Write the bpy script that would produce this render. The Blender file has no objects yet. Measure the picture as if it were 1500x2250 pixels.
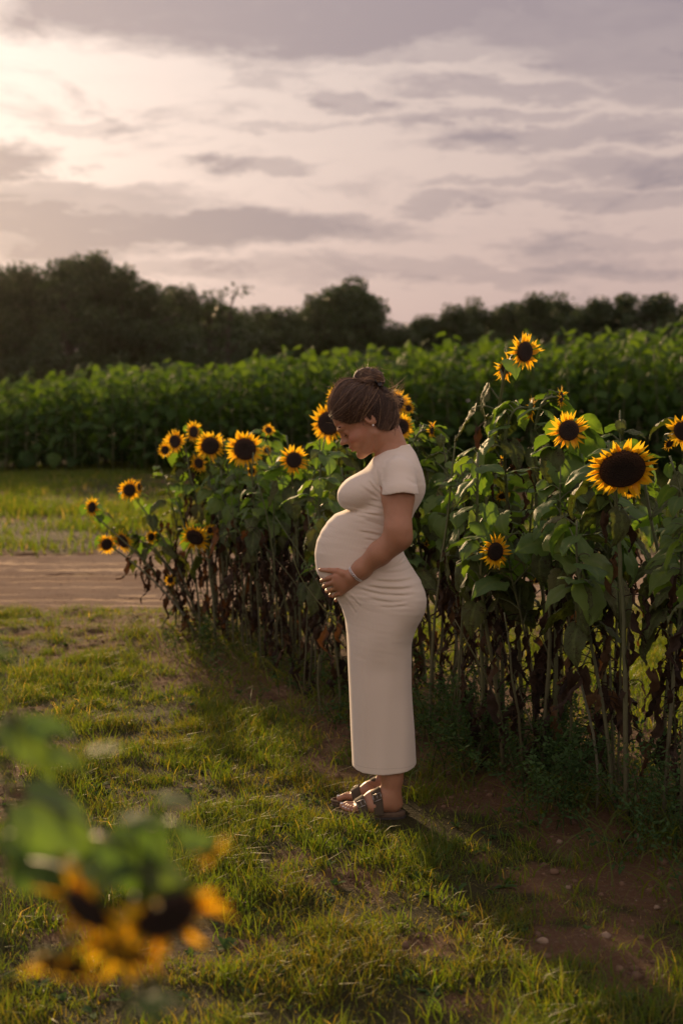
import bpy, math, random
import numpy as np
from mathutils import Vector, Matrix
R = math.radians
rng = np.random.default_rng(11)
random.seed(11)
SC = bpy.context.scene
COL = SC.collection

# ------------------------------------------------------------------ camera
FPX = 3125.0                      # focal length in pixels of the 1500 px wide picture
CAMH = 1.55
PITCH = math.atan(225.0 / FPX)
cam_d = bpy.data.cameras.new('camera')
cam = bpy.data.objects.new('camera', cam_d); COL.objects.link(cam)
cam.location = (0, 0, CAMH)
cam.rotation_euler = (math.pi / 2 - PITCH, 0, 0)
cam_d.sensor_fit = 'VERTICAL'; cam_d.sensor_height = 36.0; cam_d.lens = FPX / 2250 * 36
cam_d.clip_start = 0.05; cam_d.clip_end = 3000
cam_d.dof.use_dof = True; cam_d.dof.focus_distance = 5.33; cam_d.dof.aperture_fstop = 2.7
SC.camera = cam

def at(px, py, Y):
    "the point seen at a pixel of the photograph at distance Y along the view"
    cx, cy = (px - 750) / FPX, (1125 - py) / FPX
    c, s = math.cos(PITCH), math.sin(PITCH)
    dy = c + cy * s
    dz = -s + cy * c
    return np.array([cx * Y / dy, Y, CAMH + dz * Y / dy])

def ground_at(px, py):
    cx, cy = (px - 750) / FPX, (1125 - py) / FPX
    c, s = math.cos(PITCH), math.sin(PITCH)
    dy = c + cy * s; dz = -s + cy * c
    Y = -CAMH / dz * dy
    return cx * Y / dy, Y

# ------------------------------------------------------------------ sun and sky
SUN_AZ, SUN_EL = R(-19), R(13)    # azimuth from +Y towards +X
sdir = Vector((math.sin(SUN_AZ) * math.cos(SUN_EL), math.cos(SUN_AZ) * math.cos(SUN_EL), math.sin(SUN_EL)))
sun_d = bpy.data.lights.new('sun', 'SUN'); sun_d.energy = 5.0; sun_d.angle = R(2.0); sun_d.color = (1.0, 0.66, 0.35)
sun = bpy.data.objects.new('sun', sun_d); COL.objects.link(sun)
sun.rotation_euler = sdir.to_track_quat('Z', 'Y').to_euler()
SC.view_settings.view_transform = 'Standard'; SC.view_settings.look = 'None'
SC.view_settings.exposure = 0.35; SC.view_settings.gamma = 1.0
SC.render.engine = 'CYCLES'
SC.cycles.use_denoising = True
SC.cycles.max_bounces = 8; SC.cycles.transparent_max_bounces = 8
SC.cycles.volume_bounces = 0

class NT:
    "small helper to write node trees"
    def __init__(s, tree): s.t = tree; s.n = tree.nodes; s.l = tree.links
    def node(s, typ, **kw):
        n = s.n.new(typ)
        for k, v in kw.items(): setattr(n, k, v)
        return n
    def put(s, sock, v):
        if v is None: return
        if hasattr(v, 'is_linked') or isinstance(v, bpy.types.NodeSocket): s.l.new(v, sock)
        else:
            if isinstance(v, (tuple, list)) and len(v) == 3 and sock.type == 'RGBA': v = (*v, 1)
            sock.default_value = v
    def math(s, op, a, b=None, c=None, clamp=False):
        n = s.node('ShaderNodeMath', operation=op, use_clamp=clamp)
        for i, v in enumerate((a, b, c)): s.put(n.inputs[i], v)
        return n.outputs[0]
    def vmath(s, op, a, b=None, scale=None):
        n = s.node('ShaderNodeVectorMath', operation=op)
        s.put(n.inputs[0], a); s.put(n.inputs[1], b)
        if scale is not None: s.put(n.inputs['Scale'], scale)
        return n.outputs['Value'] if op in ('DOT_PRODUCT', 'LENGTH') else n.outputs[0]
    def mix(s, f, a, b, blend='MIX'):
        n = s.node('ShaderNodeMix', data_type='RGBA', blend_type=blend)
        s.put(n.inputs[0], f); s.put(n.inputs[6], a); s.put(n.inputs[7], b)
        return n.outputs[2]
    def noise(s, vec, scale, detail=4, rough=0.55, dist=0.0):
        n = s.node('ShaderNodeTexNoise')
        s.put(n.inputs['Vector'], vec); n.inputs['Scale'].default_value = scale
        n.inputs['Detail'].default_value = detail; n.inputs['Roughness'].default_value = rough
        n.inputs['Distortion'].default_value = dist
        return n.outputs[0]
    def ramp(s, f, stops):
        n = s.node('ShaderNodeValToRGB'); s.put(n.inputs[0], f)
        e = n.color_ramp.elements
        while len(e) < len(stops): e.new(0.5)
        for i, (p, c) in enumerate(stops): e[i].position = p; e[i].color = (*c, 1)
        return n.outputs[0]
    def smooth(s, v, a, b, lo=0.0, hi=1.0):
        n = s.node('ShaderNodeMapRange', interpolation_type='SMOOTHSTEP')
        s.put(n.inputs[0], v); n.inputs[1].default_value = a; n.inputs[2].default_value = b
        n.inputs[3].default_value = lo; n.inputs[4].default_value = hi
        return n.outputs[0]

def build_world():
    w = bpy.data.worlds.new('World'); SC.world = w; w.use_nodes = True
    w.node_tree.nodes.clear(); N = NT(w.node_tree)
    out = N.node('ShaderNodeOutputWorld'); bg = N.node('ShaderNodeBackground')
    N.l.new(bg.outputs[0], out.inputs[0]); bg.inputs[1].default_value = 0.1
    sky = N.node('ShaderNodeTexSky', sky_type='NISHITA', sun_disc=False, sun_elevation=SUN_EL, sun_rotation=SUN_AZ)
    sky.air_density = 1.2; sky.dust_density = 3.0
    tc = N.node('ShaderNodeTexCoord').outputs['Generated']
    d = N.vmath('NORMALIZE', tc)
    sep = N.node('ShaderNodeSeparateXYZ'); N.l.new(d, sep.inputs[0])
    az = N.math('ARCTAN2', sep.outputs[0], sep.outputs[1])
    el = N.math('ARCSINE', sep.outputs[2])
    comb = N.node('ShaderNodeCombineXYZ'); N.l.new(az, comb.inputs[0]); N.l.new(N.math('MULTIPLY', el, 3.4), comb.inputs[1])
    P = comb.outputs[0]
    # warp of the cloud outlines
    w1 = N.node('ShaderNodeTexNoise'); N.l.new(P, w1.inputs['Vector']); w1.inputs['Scale'].default_value = 11.0; w1.inputs['Detail'].default_value = 9
    w1.inputs['Roughness'].default_value = 0.68
    wv = N.vmath('SCALE', N.vmath('SUBTRACT', w1.outputs['Color'], (0.5, 0.5, 0.5)), scale=0.17)
    P2 = N.vmath('ADD', P, wv)
    s2 = N.node('ShaderNodeSeparateXYZ'); N.l.new(P2, s2.inputs[0])
    a2 = s2.outputs[0]; e2 = N.math('DIVIDE', s2.outputs[1], 3.4)
    def blob(px, py, rx, ry, amp, tilt=0.0):
        a0, e0 = (px - 750) / FPX, (900 - py) / FPX
        da = N.math('SUBTRACT', a2, a0); de = N.math('SUBTRACT', e2, e0)
        if tilt: de = N.math('SUBTRACT', de, N.math('MULTIPLY', da, tilt))
        q = N.math('ADD', N.math('POWER', N.math('DIVIDE', da, rx / FPX), 2.0), N.math('POWER', N.math('DIVIDE', de, ry / FPX), 2.0))
        return N.math('MULTIPLY', N.smooth(q, 1.7, 0.30), amp)
    blobs = [(600, 75, 600, 85, 1.0, 0.02), (1250, 60, 420, 110, .9, 0), (1400, 150, 240, 70, .8, 0), (150, 20, 90, 40, .5, 0), (20, 400, 150, 42, 1.0, 0.1), (110, 385, 60, 25, .8, 0),
             (330, 505, 560, 40, 1.0, -0.02), (60, 545, 300, 45, .8, 0), (150, 455, 330, 30, .75, 0.02), (640, 500, 260, 22, .7, 0), (985, 465, 120, 18, .6, 0), (1250, 320, 330, 26, .6, 0.06), (1400, 390, 260, 34, .65, 0),
             (800, 245, 140, 20, .6, -.08), (1120, 225, 240, 24, .6, -.05), (1010, 285, 240, 16, .5, .05), (560, 375, 170, 16, .6, 0), (640, 300, 120, 12, .4, .1), (1440, 240, 160, 34, .6, 0), (1120, 415, 160, 14, .5, 0.1),
             (1330, 450, 260, 20, .5, 0), (1000, 605, 460, 22, .5, 0), (350, 590, 500, 22, .5, 0), (1350, 540, 260, 16, .35, 0), (180, 325, 100, 12, .35, 0), (880, 160, 260, 18, .5, 0)]
    c = None
    for b in blobs:
        v = blob(*b); c = v if c is None else N.math('MAXIMUM', c, v)
    n1 = N.noise(P, 9.0, 9, 0.62, 0.5)
    n2 = N.noise(P, 30.0, 6, 0.6, 0.3)
    n3 = N.noise(P, 2.2, 4, 0.55, 0.0)
    streak = N.smooth(n1, 0.50, 0.66, 0, 0.62)
    # far from the part of the sky the photo shows the cover is an even broken layer
    high = N.smooth(el, 0.30, 0.50)
    c = N.math('ADD', c, N.math('MULTIPLY', streak, 0.8))
    c = N.math('ADD', c, N.math('MULTIPLY', N.math('SUBTRACT', n2, 0.5), 0.30))
    c = N.math('ADD', c, N.math('MULTIPLY', high, N.smooth(n3, .35, .65, 0.2, 0.7)), clamp=True)
    sdn = N.vmath('DOT_PRODUCT', d, tuple(sdir))
    glow = N.math('POWER', N.math('MAXIMUM', sdn, 0.0), 32.0)
    glow2 = N.math('POWER', N.math('MAXIMUM', sdn, 0.0), 5.0)
    clear = N.ramp(N.math('DIVIDE', N.math('MAXIMUM', el, 0.0), 0.4), [
        (0.0, (.47, .33, .32)), (0.18, (.55, .40, .375)), (0.42, (.63, .49, .45)), (0.75, (.61, .51, .485)), (1.0, (.53, .455, .475))])
    dark = N.ramp(N.math('DIVIDE', N.math('MAXIMUM', el, 0.0), 0.4), [
        (0.0, (.37, .275, .275)), (0.3, (.305, .245, .268)), (0.7, (.325, .268, .30)), (1.0, (.34, .285, .325))])
    colr = N.mix(c, clear, dark)
    gcol = N.vmath('SCALE', (1.0, .91, .80), scale=N.math('MULTIPLY', glow, N.math('SUBTRACT', 1.0, N.math('MULTIPLY', c, .90))))
    gcol2 = N.vmath('SCALE', (.07, .055, .045), scale=glow2)
    colr = N.vmath('ADD', colr, N.vmath('SCALE', gcol, scale=.42)); colr = N.vmath('ADD', colr, gcol2)
    # the side away from the sun is made brighter and warmer, added fill for the woman
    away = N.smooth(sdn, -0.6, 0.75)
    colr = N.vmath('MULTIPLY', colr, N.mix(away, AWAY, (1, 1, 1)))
    # the sky is raised towards the zenith as added fill light
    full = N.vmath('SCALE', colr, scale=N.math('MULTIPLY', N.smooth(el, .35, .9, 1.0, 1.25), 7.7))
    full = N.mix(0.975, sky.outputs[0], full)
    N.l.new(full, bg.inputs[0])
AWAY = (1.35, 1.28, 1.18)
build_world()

# ------------------------------------------------------------------ mesh helpers
def mk(name, V, Q=None, T=None, mat=None, smooth=True, parent=None, attrs=None, link=True, uv=None):
    me = bpy.data.meshes.new(name)
    V = np.asarray(V, np.float32).reshape(-1, 3)
    Q = np.zeros((0, 4), np.int32) if Q is None or len(Q) == 0 else np.asarray(Q, np.int32)
    T = np.zeros((0, 3), np.int32) if T is None or len(T) == 0 else np.asarray(T, np.int32)
    me.vertices.add(len(V)); me.vertices.foreach_set('co', V.ravel())
    li = np.concatenate([Q.ravel(), T.ravel()]).astype(np.int32)
    tot = np.concatenate([np.full(len(Q), 4, np.int32), np.full(len(T), 3, np.int32)])
    st = np.concatenate([[0], np.cumsum(tot)[:-1]]).astype(np.int32) if len(tot) else np.zeros(0, np.int32)
    me.loops.add(len(li)); me.loops.foreach_set('vertex_index', li)
    me.polygons.add(len(tot)); me.polygons.foreach_set('loop_start', st); me.polygons.foreach_set('loop_total', tot)
    me.polygons.foreach_set('use_smooth', np.full(len(tot), smooth))
    for k, a in (attrs or {}).items():
        a = np.asarray(a, np.float32)
        if a.ndim == 1:
            at_ = me.attributes.new(k, 'FLOAT', 'POINT'); at_.data.foreach_set('value', a)
        else:
            at_ = me.attributes.new(k, 'FLOAT_VECTOR', 'POINT'); at_.data.foreach_set('vector', a.ravel())
    me.update(calc_edges=True)
    if mat is not None: me.materials.append(mat)
    if not link: return me
    o = bpy.data.objects.new(name, me); COL.objects.link(o)
    if parent is not None: o.parent = parent
    return o

def inst(name, me, parent=None, matrix=None):
    o = bpy.data.objects.new(name, me); COL.objects.link(o)
    if parent is not None: o.parent = parent
    if matrix is not None: o.matrix_basis = matrix
    return o

def tag(o, label, cat, group=None, kind=None):
    if label: o['label'] = label
    if cat: o['category'] = cat
    if group: o['group'] = group
    if kind: o['kind'] = kind
    return o

class Bag:
    "collects pieces into one mesh"
    def __init__(s): s.V = []; s.Q = []; s.T = []; s.A = []; s.n = 0
    def add(s, V, Q=None, T=None, tint=None):
        V = np.asarray(V, np.float32).reshape(-1, 3)
        s.V.append(V)
        if Q is not None and len(Q): s.Q.append(np.asarray(Q) + s.n)
        if T is not None and len(T): s.T.append(np.asarray(T) + s.n)
        s.A.append(np.full(len(V), 0.5 if tint is None else tint, np.float32) if np.ndim(tint) == 0 or tint is None else np.asarray(tint, np.float32))
        s.n += len(V)
    def build(s, name, mat, parent=None, smooth=True, link=True, origin=None, extra=None):
        V = np.concatenate(s.V)
        if origin is not None: V = V - np.asarray(origin, np.float32)
        Q = np.concatenate(s.Q) if s.Q else None; T = np.concatenate(s.T) if s.T else None
        at_ = {'tint': np.concatenate(s.A)}
        if extra: at_.update(extra)
        return mk(name, V, Q, T, mat, smooth, parent, at_, link)

def grid_faces(nu, nv, wrap_v=False):
    i, j = np.meshgrid(np.arange(nu - 1), np.arange(nv if wrap_v else nv - 1), indexing='ij')
    j2 = (j + 1) % nv
    return np.stack([i * nv + j, i * nv + j2, (i + 1) * nv + j2, (i + 1) * nv + j], -1).reshape(-1, 4)

def frames(P):
    T = np.gradient(P, axis=0); T /= np.linalg.norm(T, axis=1, keepdims=True) + 1e-9
    ref = np.array([0, 0, 1.0]) if abs(T[0, 2]) < 0.9 else np.array([1.0, 0, 0])
    A = np.zeros_like(P); B = np.zeros_like(P)
    a = np.cross(T[0], ref); a /= np.linalg.norm(a)
    for i in range(len(P)):
        a = a - T[i] * np.dot(a, T[i]); a /= np.linalg.norm(a) + 1e-9
        A[i] = a; B[i] = np.cross(T[i], a)
    return T, A, B

def tube(P, r, ns=7, cap=True):
    P = np.asarray(P, float); r = np.broadcast_to(np.asarray(r, float), (len(P),))
    T, A, B = frames(P)
    ph = np.linspace(0, 2 * np.pi, ns, endpoint=False)
    V = P[:, None] + r[:, None, None] * (np.cos(ph)[None, :, None] * A[:, None] + np.sin(ph)[None, :, None] * B[:, None])
    Q = grid_faces(len(P), ns, True)
    V = V.reshape(-1, 3); T3 = []
    if cap:
        n = len(V); V = np.vstack([V, P[0], P[-1]])
        for k in range(ns):
            T3.append((n, (k + 1) % ns, k)); T3.append((n + 1, (len(P) - 1) * ns + k, (len(P) - 1) * ns + (k + 1) % ns))
    return V, Q, np.array(T3) if T3 else None

def bez(P0, P1, P2, P3, n):
    t = np.linspace(0, 1, n)[:, None]
    return (1 - t) ** 3 * P0 + 3 * (1 - t) ** 2 * t * P1 + 3 * (1 - t) * t * t * P2 + t ** 3 * P3

def catmull(P, n):
    P = np.asarray(P, float); d = np.arange(len(P)); t = np.linspace(0, len(P) - 1, n)
    out = np.zeros((n, P.shape[1]))
    for k, tt in enumerate(t):
        i = min(int(tt), len(P) - 2); f = tt - i
        p0 = P[max(i - 1, 0)]; p1 = P[i]; p2 = P[i + 1]; p3 = P[min(i + 2, len(P) - 1)]
        out[k] = 0.5 * (2 * p1 + (p2 - p0) * f + (2 * p0 - 5 * p1 + 4 * p2 - p3) * f * f + (3 * p1 - p0 - 3 * p2 + p3) * f ** 3)
    return out

def vnoise(x, y, seed=0):
    "smooth value noise, 0..1"
    x = np.asarray(x, float); y = np.asarray(y, float)
    xi = np.floor(x).astype(np.int64); yi = np.floor(y).astype(np.int64)
    fx = x - xi; fy = y - yi; fx = fx * fx * (3 - 2 * fx); fy = fy * fy * (3 - 2 * fy)
    def h(a, b):
        n = (a * 374761393 + b * 668265263 + seed * 982451653) & 0x7fffffff
        n = ((n ^ (n >> 13)) * 1274126177) & 0x7fffffff
        return ((n ^ (n >> 16)) & 0xffff) / 65535.0
    return (h(xi, yi) * (1 - fx) + h(xi + 1, yi) * fx) * (1 - fy) + (h(xi, yi + 1) * (1 - fx) + h(xi + 1, yi + 1) * fx) * fy
def fbm(x, y, seed=0, oct=4):
    s = 0; a = 0.5
    for k in range(oct): s = s + a * vnoise(x * 2 ** k, y * 2 ** k, seed + k); a *= 0.5
    return s / (1 - 0.5 ** oct)
def sstep(v, a, b):
    t = np.clip((v - a) / (b - a), 0, 1); return t * t * (3 - 2 * t)

# ------------------------------------------------------------------ materials
def new_mat(name):
    m = bpy.data.materials.new(name); m.use_nodes = True; m.node_tree.nodes.clear()
    return m, NT(m.node_tree)

def leafy(name, stops, trans=0.45, rough=0.55, vein=False, spots=None, tcol=(1.25, 1.15, .45), by='tint', bump=0.0, spec=.35):
    "thin plant tissue: diffuse plus light passing through"
    m, N = new_mat(name)
    out = N.node('ShaderNodeOutputMaterial')
    if by == 'tint': f = N.node('ShaderNodeAttribute', attribute_name='tint').outputs['Fac']
    else: f = N.node('ShaderNodeObjectInfo').outputs['Random']
    obj = N.node('ShaderNodeTexCoord').outputs['Object']
    if by == 'object':
        f = N.math('ADD', N.math('MULTIPLY', f, .7), N.math('MULTIPLY', N.noise(obj, 4.0, 2), .3), clamp=True)
    c = N.ramp(f, stops)
    if vein:
        v = N.node('ShaderNodeAttribute', attribute_name='vein').outputs['Fac']
        c = N.mix(N.math('MULTIPLY', v, .55), c, (.16, .22, .07))
    if spots:
        n = N.math('ADD', N.math('MULTIPLY', N.noise(obj, spots[0], 6, .75, .8), .6), N.math('MULTIPLY', N.noise(obj, spots[0] * .17, 3, .6), .4))
        c = N.mix(N.smooth(n, spots[1], spots[1] + .1, 0, spots[3]), c, spots[2])
    p = N.node('ShaderNodeBsdfPrincipled'); N.put(p.inputs['Base Color'], c); p.inputs['Roughness'].default_value = rough
    p.inputs['Specular IOR Level'].default_value = spec
    if bump:
        b = N.node('ShaderNodeBump'); b.inputs['Strength'].default_value = bump; b.inputs['Distance'].default_value = .004
        N.put(b.inputs['Height'], N.noise(obj, 60, 3)); N.l.new(b.outputs[0], p.inputs['Normal'])
    t = N.node('ShaderNodeBsdfTranslucent'); N.put(t.inputs['Color'], N.vmath('MULTIPLY', c, tcol))
    mx = N.node('ShaderNodeMixShader'); mx.inputs[0].default_value = trans
    N.l.new(p.outputs[0], mx.inputs[1]); N.l.new(t.outputs[0], mx.inputs[2]); N.l.new(mx.outputs[0], out.inputs[0])
    return m

def solid(name, col, rough=.6, metal=0.0, noise=None, sss=0.0, bump=None, coat=0, tint=None, spec=.5):
    m, N = new_mat(name)
    out = N.node('ShaderNodeOutputMaterial'); p = N.node('ShaderNodeBsdfPrincipled')
    obj = N.node('ShaderNodeTexCoord').outputs['Object']
    c = col
    if tint: c = N.ramp(N.node('ShaderNodeAttribute', attribute_name='tint').outputs['Fac'], tint)
    if noise: c = N.mix(N.noise(obj, noise[0], 5), c, noise[1])
    N.put(p.inputs['Base Color'], c); p.inputs['Roughness'].default_value = rough; p.inputs['Metallic'].default_value = metal
    p.inputs['Specular IOR Level'].default_value = spec
    if sss: p.inputs['Subsurface Weight'].default_value = sss; p.inputs['Subsurface Radius'].default_value = (1, .35, .2); p.inputs['Subsurface Scale'].default_value = .012
    if bump:
        b = N.node('ShaderNodeBump'); b.inputs['Strength'].default_value = bump[1]; b.inputs['Distance'].default_value = bump[2]
        N.put(b.inputs['Height'], N.noise(obj, bump[0], 5, .6)); N.l.new(b.outputs[0], p.inputs['Normal'])
    N.l.new(p.outputs[0], out.inputs[0])
    return m

M = {}
M['grass'] = leafy('grass_blades', [(0, (.16, .13, .035)), (.3, (.096, .122, .022)), (.7, (.070, .128, .018)), (.9, (.16, .16, .03)), (1, (.36, .27, .12))], trans=.52, tcol=(2.1, 1.9, .4))
M['leaf'] = leafy('sunflower_leaf', [(0, (.078, .130, .044)), (.4, (.094, .162, .050)), (.8, (.13, .190, .052)), (1, (.18, .21, .05))], trans=.40, rough=.55, vein=True, spec=.25,
                  spots=(14, .57, (.17, .13, .04), .6), tcol=(1.9, 2.1, .45), by='object', bump=.35)
M['leaf_old'] = leafy('mottled_leaf', [(0, (.050, .075, .028)), (.6, (.075, .095, .03)), (1, (.13, .12, .035))], trans=.28, rough=.65, vein=True,
                  spots=(22, .50, (.035, .022, .012), .9), tcol=(1.5, 1.5, .4), by='object', bump=.5)
M['dead'] = leafy('withered_leaf', [(0, (.020, .013, .008)), (.6, (.046, .028, .015)), (1, (.12, .072, .032))], trans=.25, rough=.85, tcol=(1.6, 1.1, .6), bump=.6)
M['stem'] = solid('sunflower_stem', (.085, .115, .045), .55, tint=[(0, (.11, .095, .045)), (.35, (.12, .13, .05)), (1, (.13, .18, .06))], noise=(30, (.06, .06, .03)))
M['petal'] = leafy('sunflower_petal', [(0, (.92, .36, .010)), (.35, (.97, .54, .014)), (1, (.99, .68, .04))], trans=.50, rough=.5, tcol=(1.0, 1.0, .8))
M['calyx'] = leafy('calyx_green', [(0, (.07, .11, .03)), (1, (.12, .17, .05))], trans=.25)
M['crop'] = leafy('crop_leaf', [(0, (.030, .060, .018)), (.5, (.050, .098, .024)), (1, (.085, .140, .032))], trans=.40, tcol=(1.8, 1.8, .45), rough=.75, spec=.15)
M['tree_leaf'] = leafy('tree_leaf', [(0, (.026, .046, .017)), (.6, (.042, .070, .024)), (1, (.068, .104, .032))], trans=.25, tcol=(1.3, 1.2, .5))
M['weed'] = leafy('weed_leaf', [(0, (.040, .080, .028)), (1, (.070, .12, .038))], trans=.35, tcol=(1.5, 1.6, .5), rough=.85, spec=.08)
M['bark'] = solid('bark', (.06, .045, .035), .9, noise=(3, (.03, .022, .018)))
M['skin'] = None

def disc_mat():
    m, N = new_mat('seed_disc'); out = N.node('ShaderNodeOutputMaterial'); p = N.node('ShaderNodeBsdfPrincipled')
    obj = N.node('ShaderNodeTexCoord').outputs['Object']
    v = N.node('ShaderNodeTexVoronoi'); N.l.new(obj, v.inputs['Vector']); v.inputs['Scale'].default_value = 22
    ln = N.vmath('LENGTH', obj)
    c = N.ramp(ln, [(0, (.016, .010, .006)), (.30, (.012, .007, .005)), (.44, (.030, .013, .006)), (.60, (.055, .022, .008))])
    N.put(p.inputs['Base Color'], N.mix(N.math('MULTIPLY', v.outputs[0], .5), c, (.045, .022, .010)))
    p.inputs['Roughness'].default_value = .85
    b = N.node('ShaderNodeBump'); b.inputs['Strength'].default_value = .9; b.inputs['Distance'].default_value = .006
    N.l.new(v.outputs[0], b.inputs['Height']); N.l.new(b.outputs[0], p.inputs['Normal']); N.l.new(p.outputs[0], out.inputs[0])
    return m
M['disc'] = disc_mat()

# ------------------------------------------------------------------ ground
ROWK = 0.476
def row_x(y): return -1.15 + ROWK * (9.69 - y)          # front edge of the near sunflower row
def row_s(x, y): return (x - row_x(y)) * 0.903          # signed distance from it, negative on the camera's side
TR0, TR1 = 11.25, 15.2                                   # the dirt track

def grassiness(x, y):
    n = fbm(x * 1.3 + 7, y * 1.3, 5, 4)
    n2 = fbm(x * 5, y * 5, 9, 3)
    g = sstep(n * .62 + n2 * .38, .36, .56)
    s = row_s(x, y) + (fbm(x * 2.1, y * 2.1, 21, 3) - .5) * .7
    inrow = sstep(s, -.52, -.18) * (1 - sstep(s, 1.3, 1.8)) * (1 - sstep(y, 10.2, 10.9))
    g = g * (1 - inrow * .88)
    e = (fbm(x * 1.1, y * 1.1, 33, 3) - .5) * 1.3
    g = g * (1 - sstep(y, TR0 - .9 + e, TR0 + e * .5) * (1 - sstep(y, TR1 - .3 + e, TR1 + .9 + e)) * .97)
    # worn, thin lawn near the track
    g = g * (1 - .35 * sstep(y, 8.5, 11) * (1 - sstep(y, 11, 11.5)))
    return g

def hill(x, y):
    return sstep(y, 19, 34) * (0.045 * np.clip(x + 9, 0, 30)) + sstep(y, 45, 150) * 1.0

def gz(x, y):
    x = np.asarray(x, float); y = np.asarray(y, float)
    z = (fbm(x * .8, y * .8, 2, 3) - .5) * .05 + (fbm(x * 4, y * 4, 3, 3) - .5) * .045
    near = 1 - sstep(y, 16, 22)
    z = z * near
    s = row_s(x, y)
    z = z + near * .05 * np.exp(-((s - .35) / .45) ** 2) * (1 - sstep(y, 10, 11))
    z = z + near * (fbm(x * 14, y * 14, 4, 3) - .5) * .028 * (1 - .6 * grassiness(x, y))
    z = z - .07 * sstep(y, TR0 - .2, TR0 + .2) * (1 - sstep(y, TR1 - .2, TR1 + .2))
    # level under the feet
    d = np.sqrt((x - .16) ** 2 + ((y - 5.4)) ** 2)
    z = z * sstep(d, .16, .45)
    return z + hill(x, y)

def build_ground():
    def axis(a, b, step, lo, hi, ratio):
        c = list(np.arange(a, b, step)); s = step; v = c[-1]
        while v < hi: s *= ratio; v += s; c.append(v)
        s = step; v = c[0]; pre = []
        while v > lo: s *= ratio; v -= s; pre.append(v)
        return np.array(pre[::-1] + c)
    xs = axis(-3.2, 3.6, .022, -900, 900, 1.09); ys = axis(2.2, 15.5, .026, -40, 1500, 1.06)
    X, Y = np.meshgrid(xs, ys, indexing='ij')
    Z = gz(X, Y)
    g = grassiness(X, Y)
    m, N = new_mat('soil_and_turf'); out = N.node('ShaderNodeOutputMaterial'); p = N.node('ShaderNodeBsdfPrincipled')
    pos = N.node('ShaderNodeNewGeometry').outputs['Position']
    gr = N.node('ShaderNodeAttribute', attribute_name='grassy').outputs['Fac']
    n = N.noise(pos, 9, 6, .65); n2 = N.noise(pos, 70, 4, .7)
    soil = N.mix(n, (.100, .053, .027), (.19, .110, .058))
    soil = N.mix(N.smooth(n2, .52, .72, 0, .8), soil, (.24, .17, .105))
    turf = N.mix(n2, (.030, .034, .010), (.075, .060, .022))
    N.put(p.inputs['Base Color'], N.mix(N.smooth(gr, .15, .8), soil, turf)); p.inputs['Roughness'].default_value = .95
    p.inputs['Specular IOR Level'].default_value = .15
    b = N.node('ShaderNodeBump'); b.inputs['Strength'].default_value = 1.0; b.inputs['Distance'].default_value = .035
    N.put(b.inputs['Height'], N.noise(pos, 45, 6, .7)); N.l.new(b.outputs[0], p.inputs['Normal']); N.l.new(p.outputs[0], out.inputs[0])
    V = np.stack([X, Y, Z], -1).reshape(-1, 3)
    o = mk('ground', V, grid_faces(len(xs), len(ys))[:, ::-1], None, m, True, None, {'grassy': g.ravel()})
    tag(o, None, None, kind='structure')
    # dirt track with ruts
    xs = np.concatenate([np.arange(-9, 9, .03)]); xs = np.concatenate([np.linspace(-120, -9.5, 180), xs, np.linspace(9.5, 120, 180)])
    ys = np.arange(TR0 - .5, TR1 + .5, .025)
    X, Y = np.meshgrid(xs, ys, indexing='ij')
    w = (fbm(X * .10, Y * .1, 40, 2) - .5) * .35
    yy = Y + w
    z = -.035 + .02 * np.sin(yy * 9.5 + 1) + .016 * np.sin(yy * 21 + fbm(X * .4, yy, 50, 2) * 4) + (fbm(X * .22, yy * 13, 51, 4) - .5) * .11 + (fbm(X * 9, yy * 9, 52, 3) - .5) * .02
    for c0, wd, dp in ((12.0, .16, .045), (12.7, .13, .03), (13.9, .18, .05), (14.6, .12, .03)):
        z -= dp * np.exp(-((yy - c0) / wd) ** 2)
    edge = sstep(Y, TR0 - .5, TR0 + .1) * (1 - sstep(Y, TR1 - .1, TR1 + .5))
    z = z * edge - .16 * (1 - edge)
    m, N = new_mat('dry_dirt'); out = N.node('ShaderNodeOutputMaterial'); p = N.node('ShaderNodeBsdfPrincipled')
    pos = N.node('ShaderNodeNewGeometry').outputs['Position']
    mp = N.vmath('MULTIPLY', pos, (1, 6, 1))
    c = N.mix(N.noise(mp, 1.5, 6, .65), (.27, .175, .095), (.66, .48, .29)); c = N.mix(N.smooth(N.noise(pos, 40, 4), .55, .7, 0, .5), c, (.16, .10, .07))
    N.put(p.inputs['Base Color'], c); p.inputs['Roughness'].default_value = .95; p.inputs['Specular IOR Level'].default_value = .15
    b = N.node('ShaderNodeBump'); b.inputs['Strength'].default_value = .7; b.inputs['Distance'].default_value = .03
    N.put(b.inputs['Height'], N.noise(mp, 8, 6, .7)); N.l.new(b.outputs[0], p.inputs['Normal']); N.l.new(p.outputs[0], out.inputs[0])
    o = mk('dirt_track', np.stack([X, Y, z], -1).reshape(-1, 3), grid_faces(len(xs), len(ys))[:, ::-1], None, m)
    tag(o, None, None, kind='structure')
build_ground()

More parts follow.
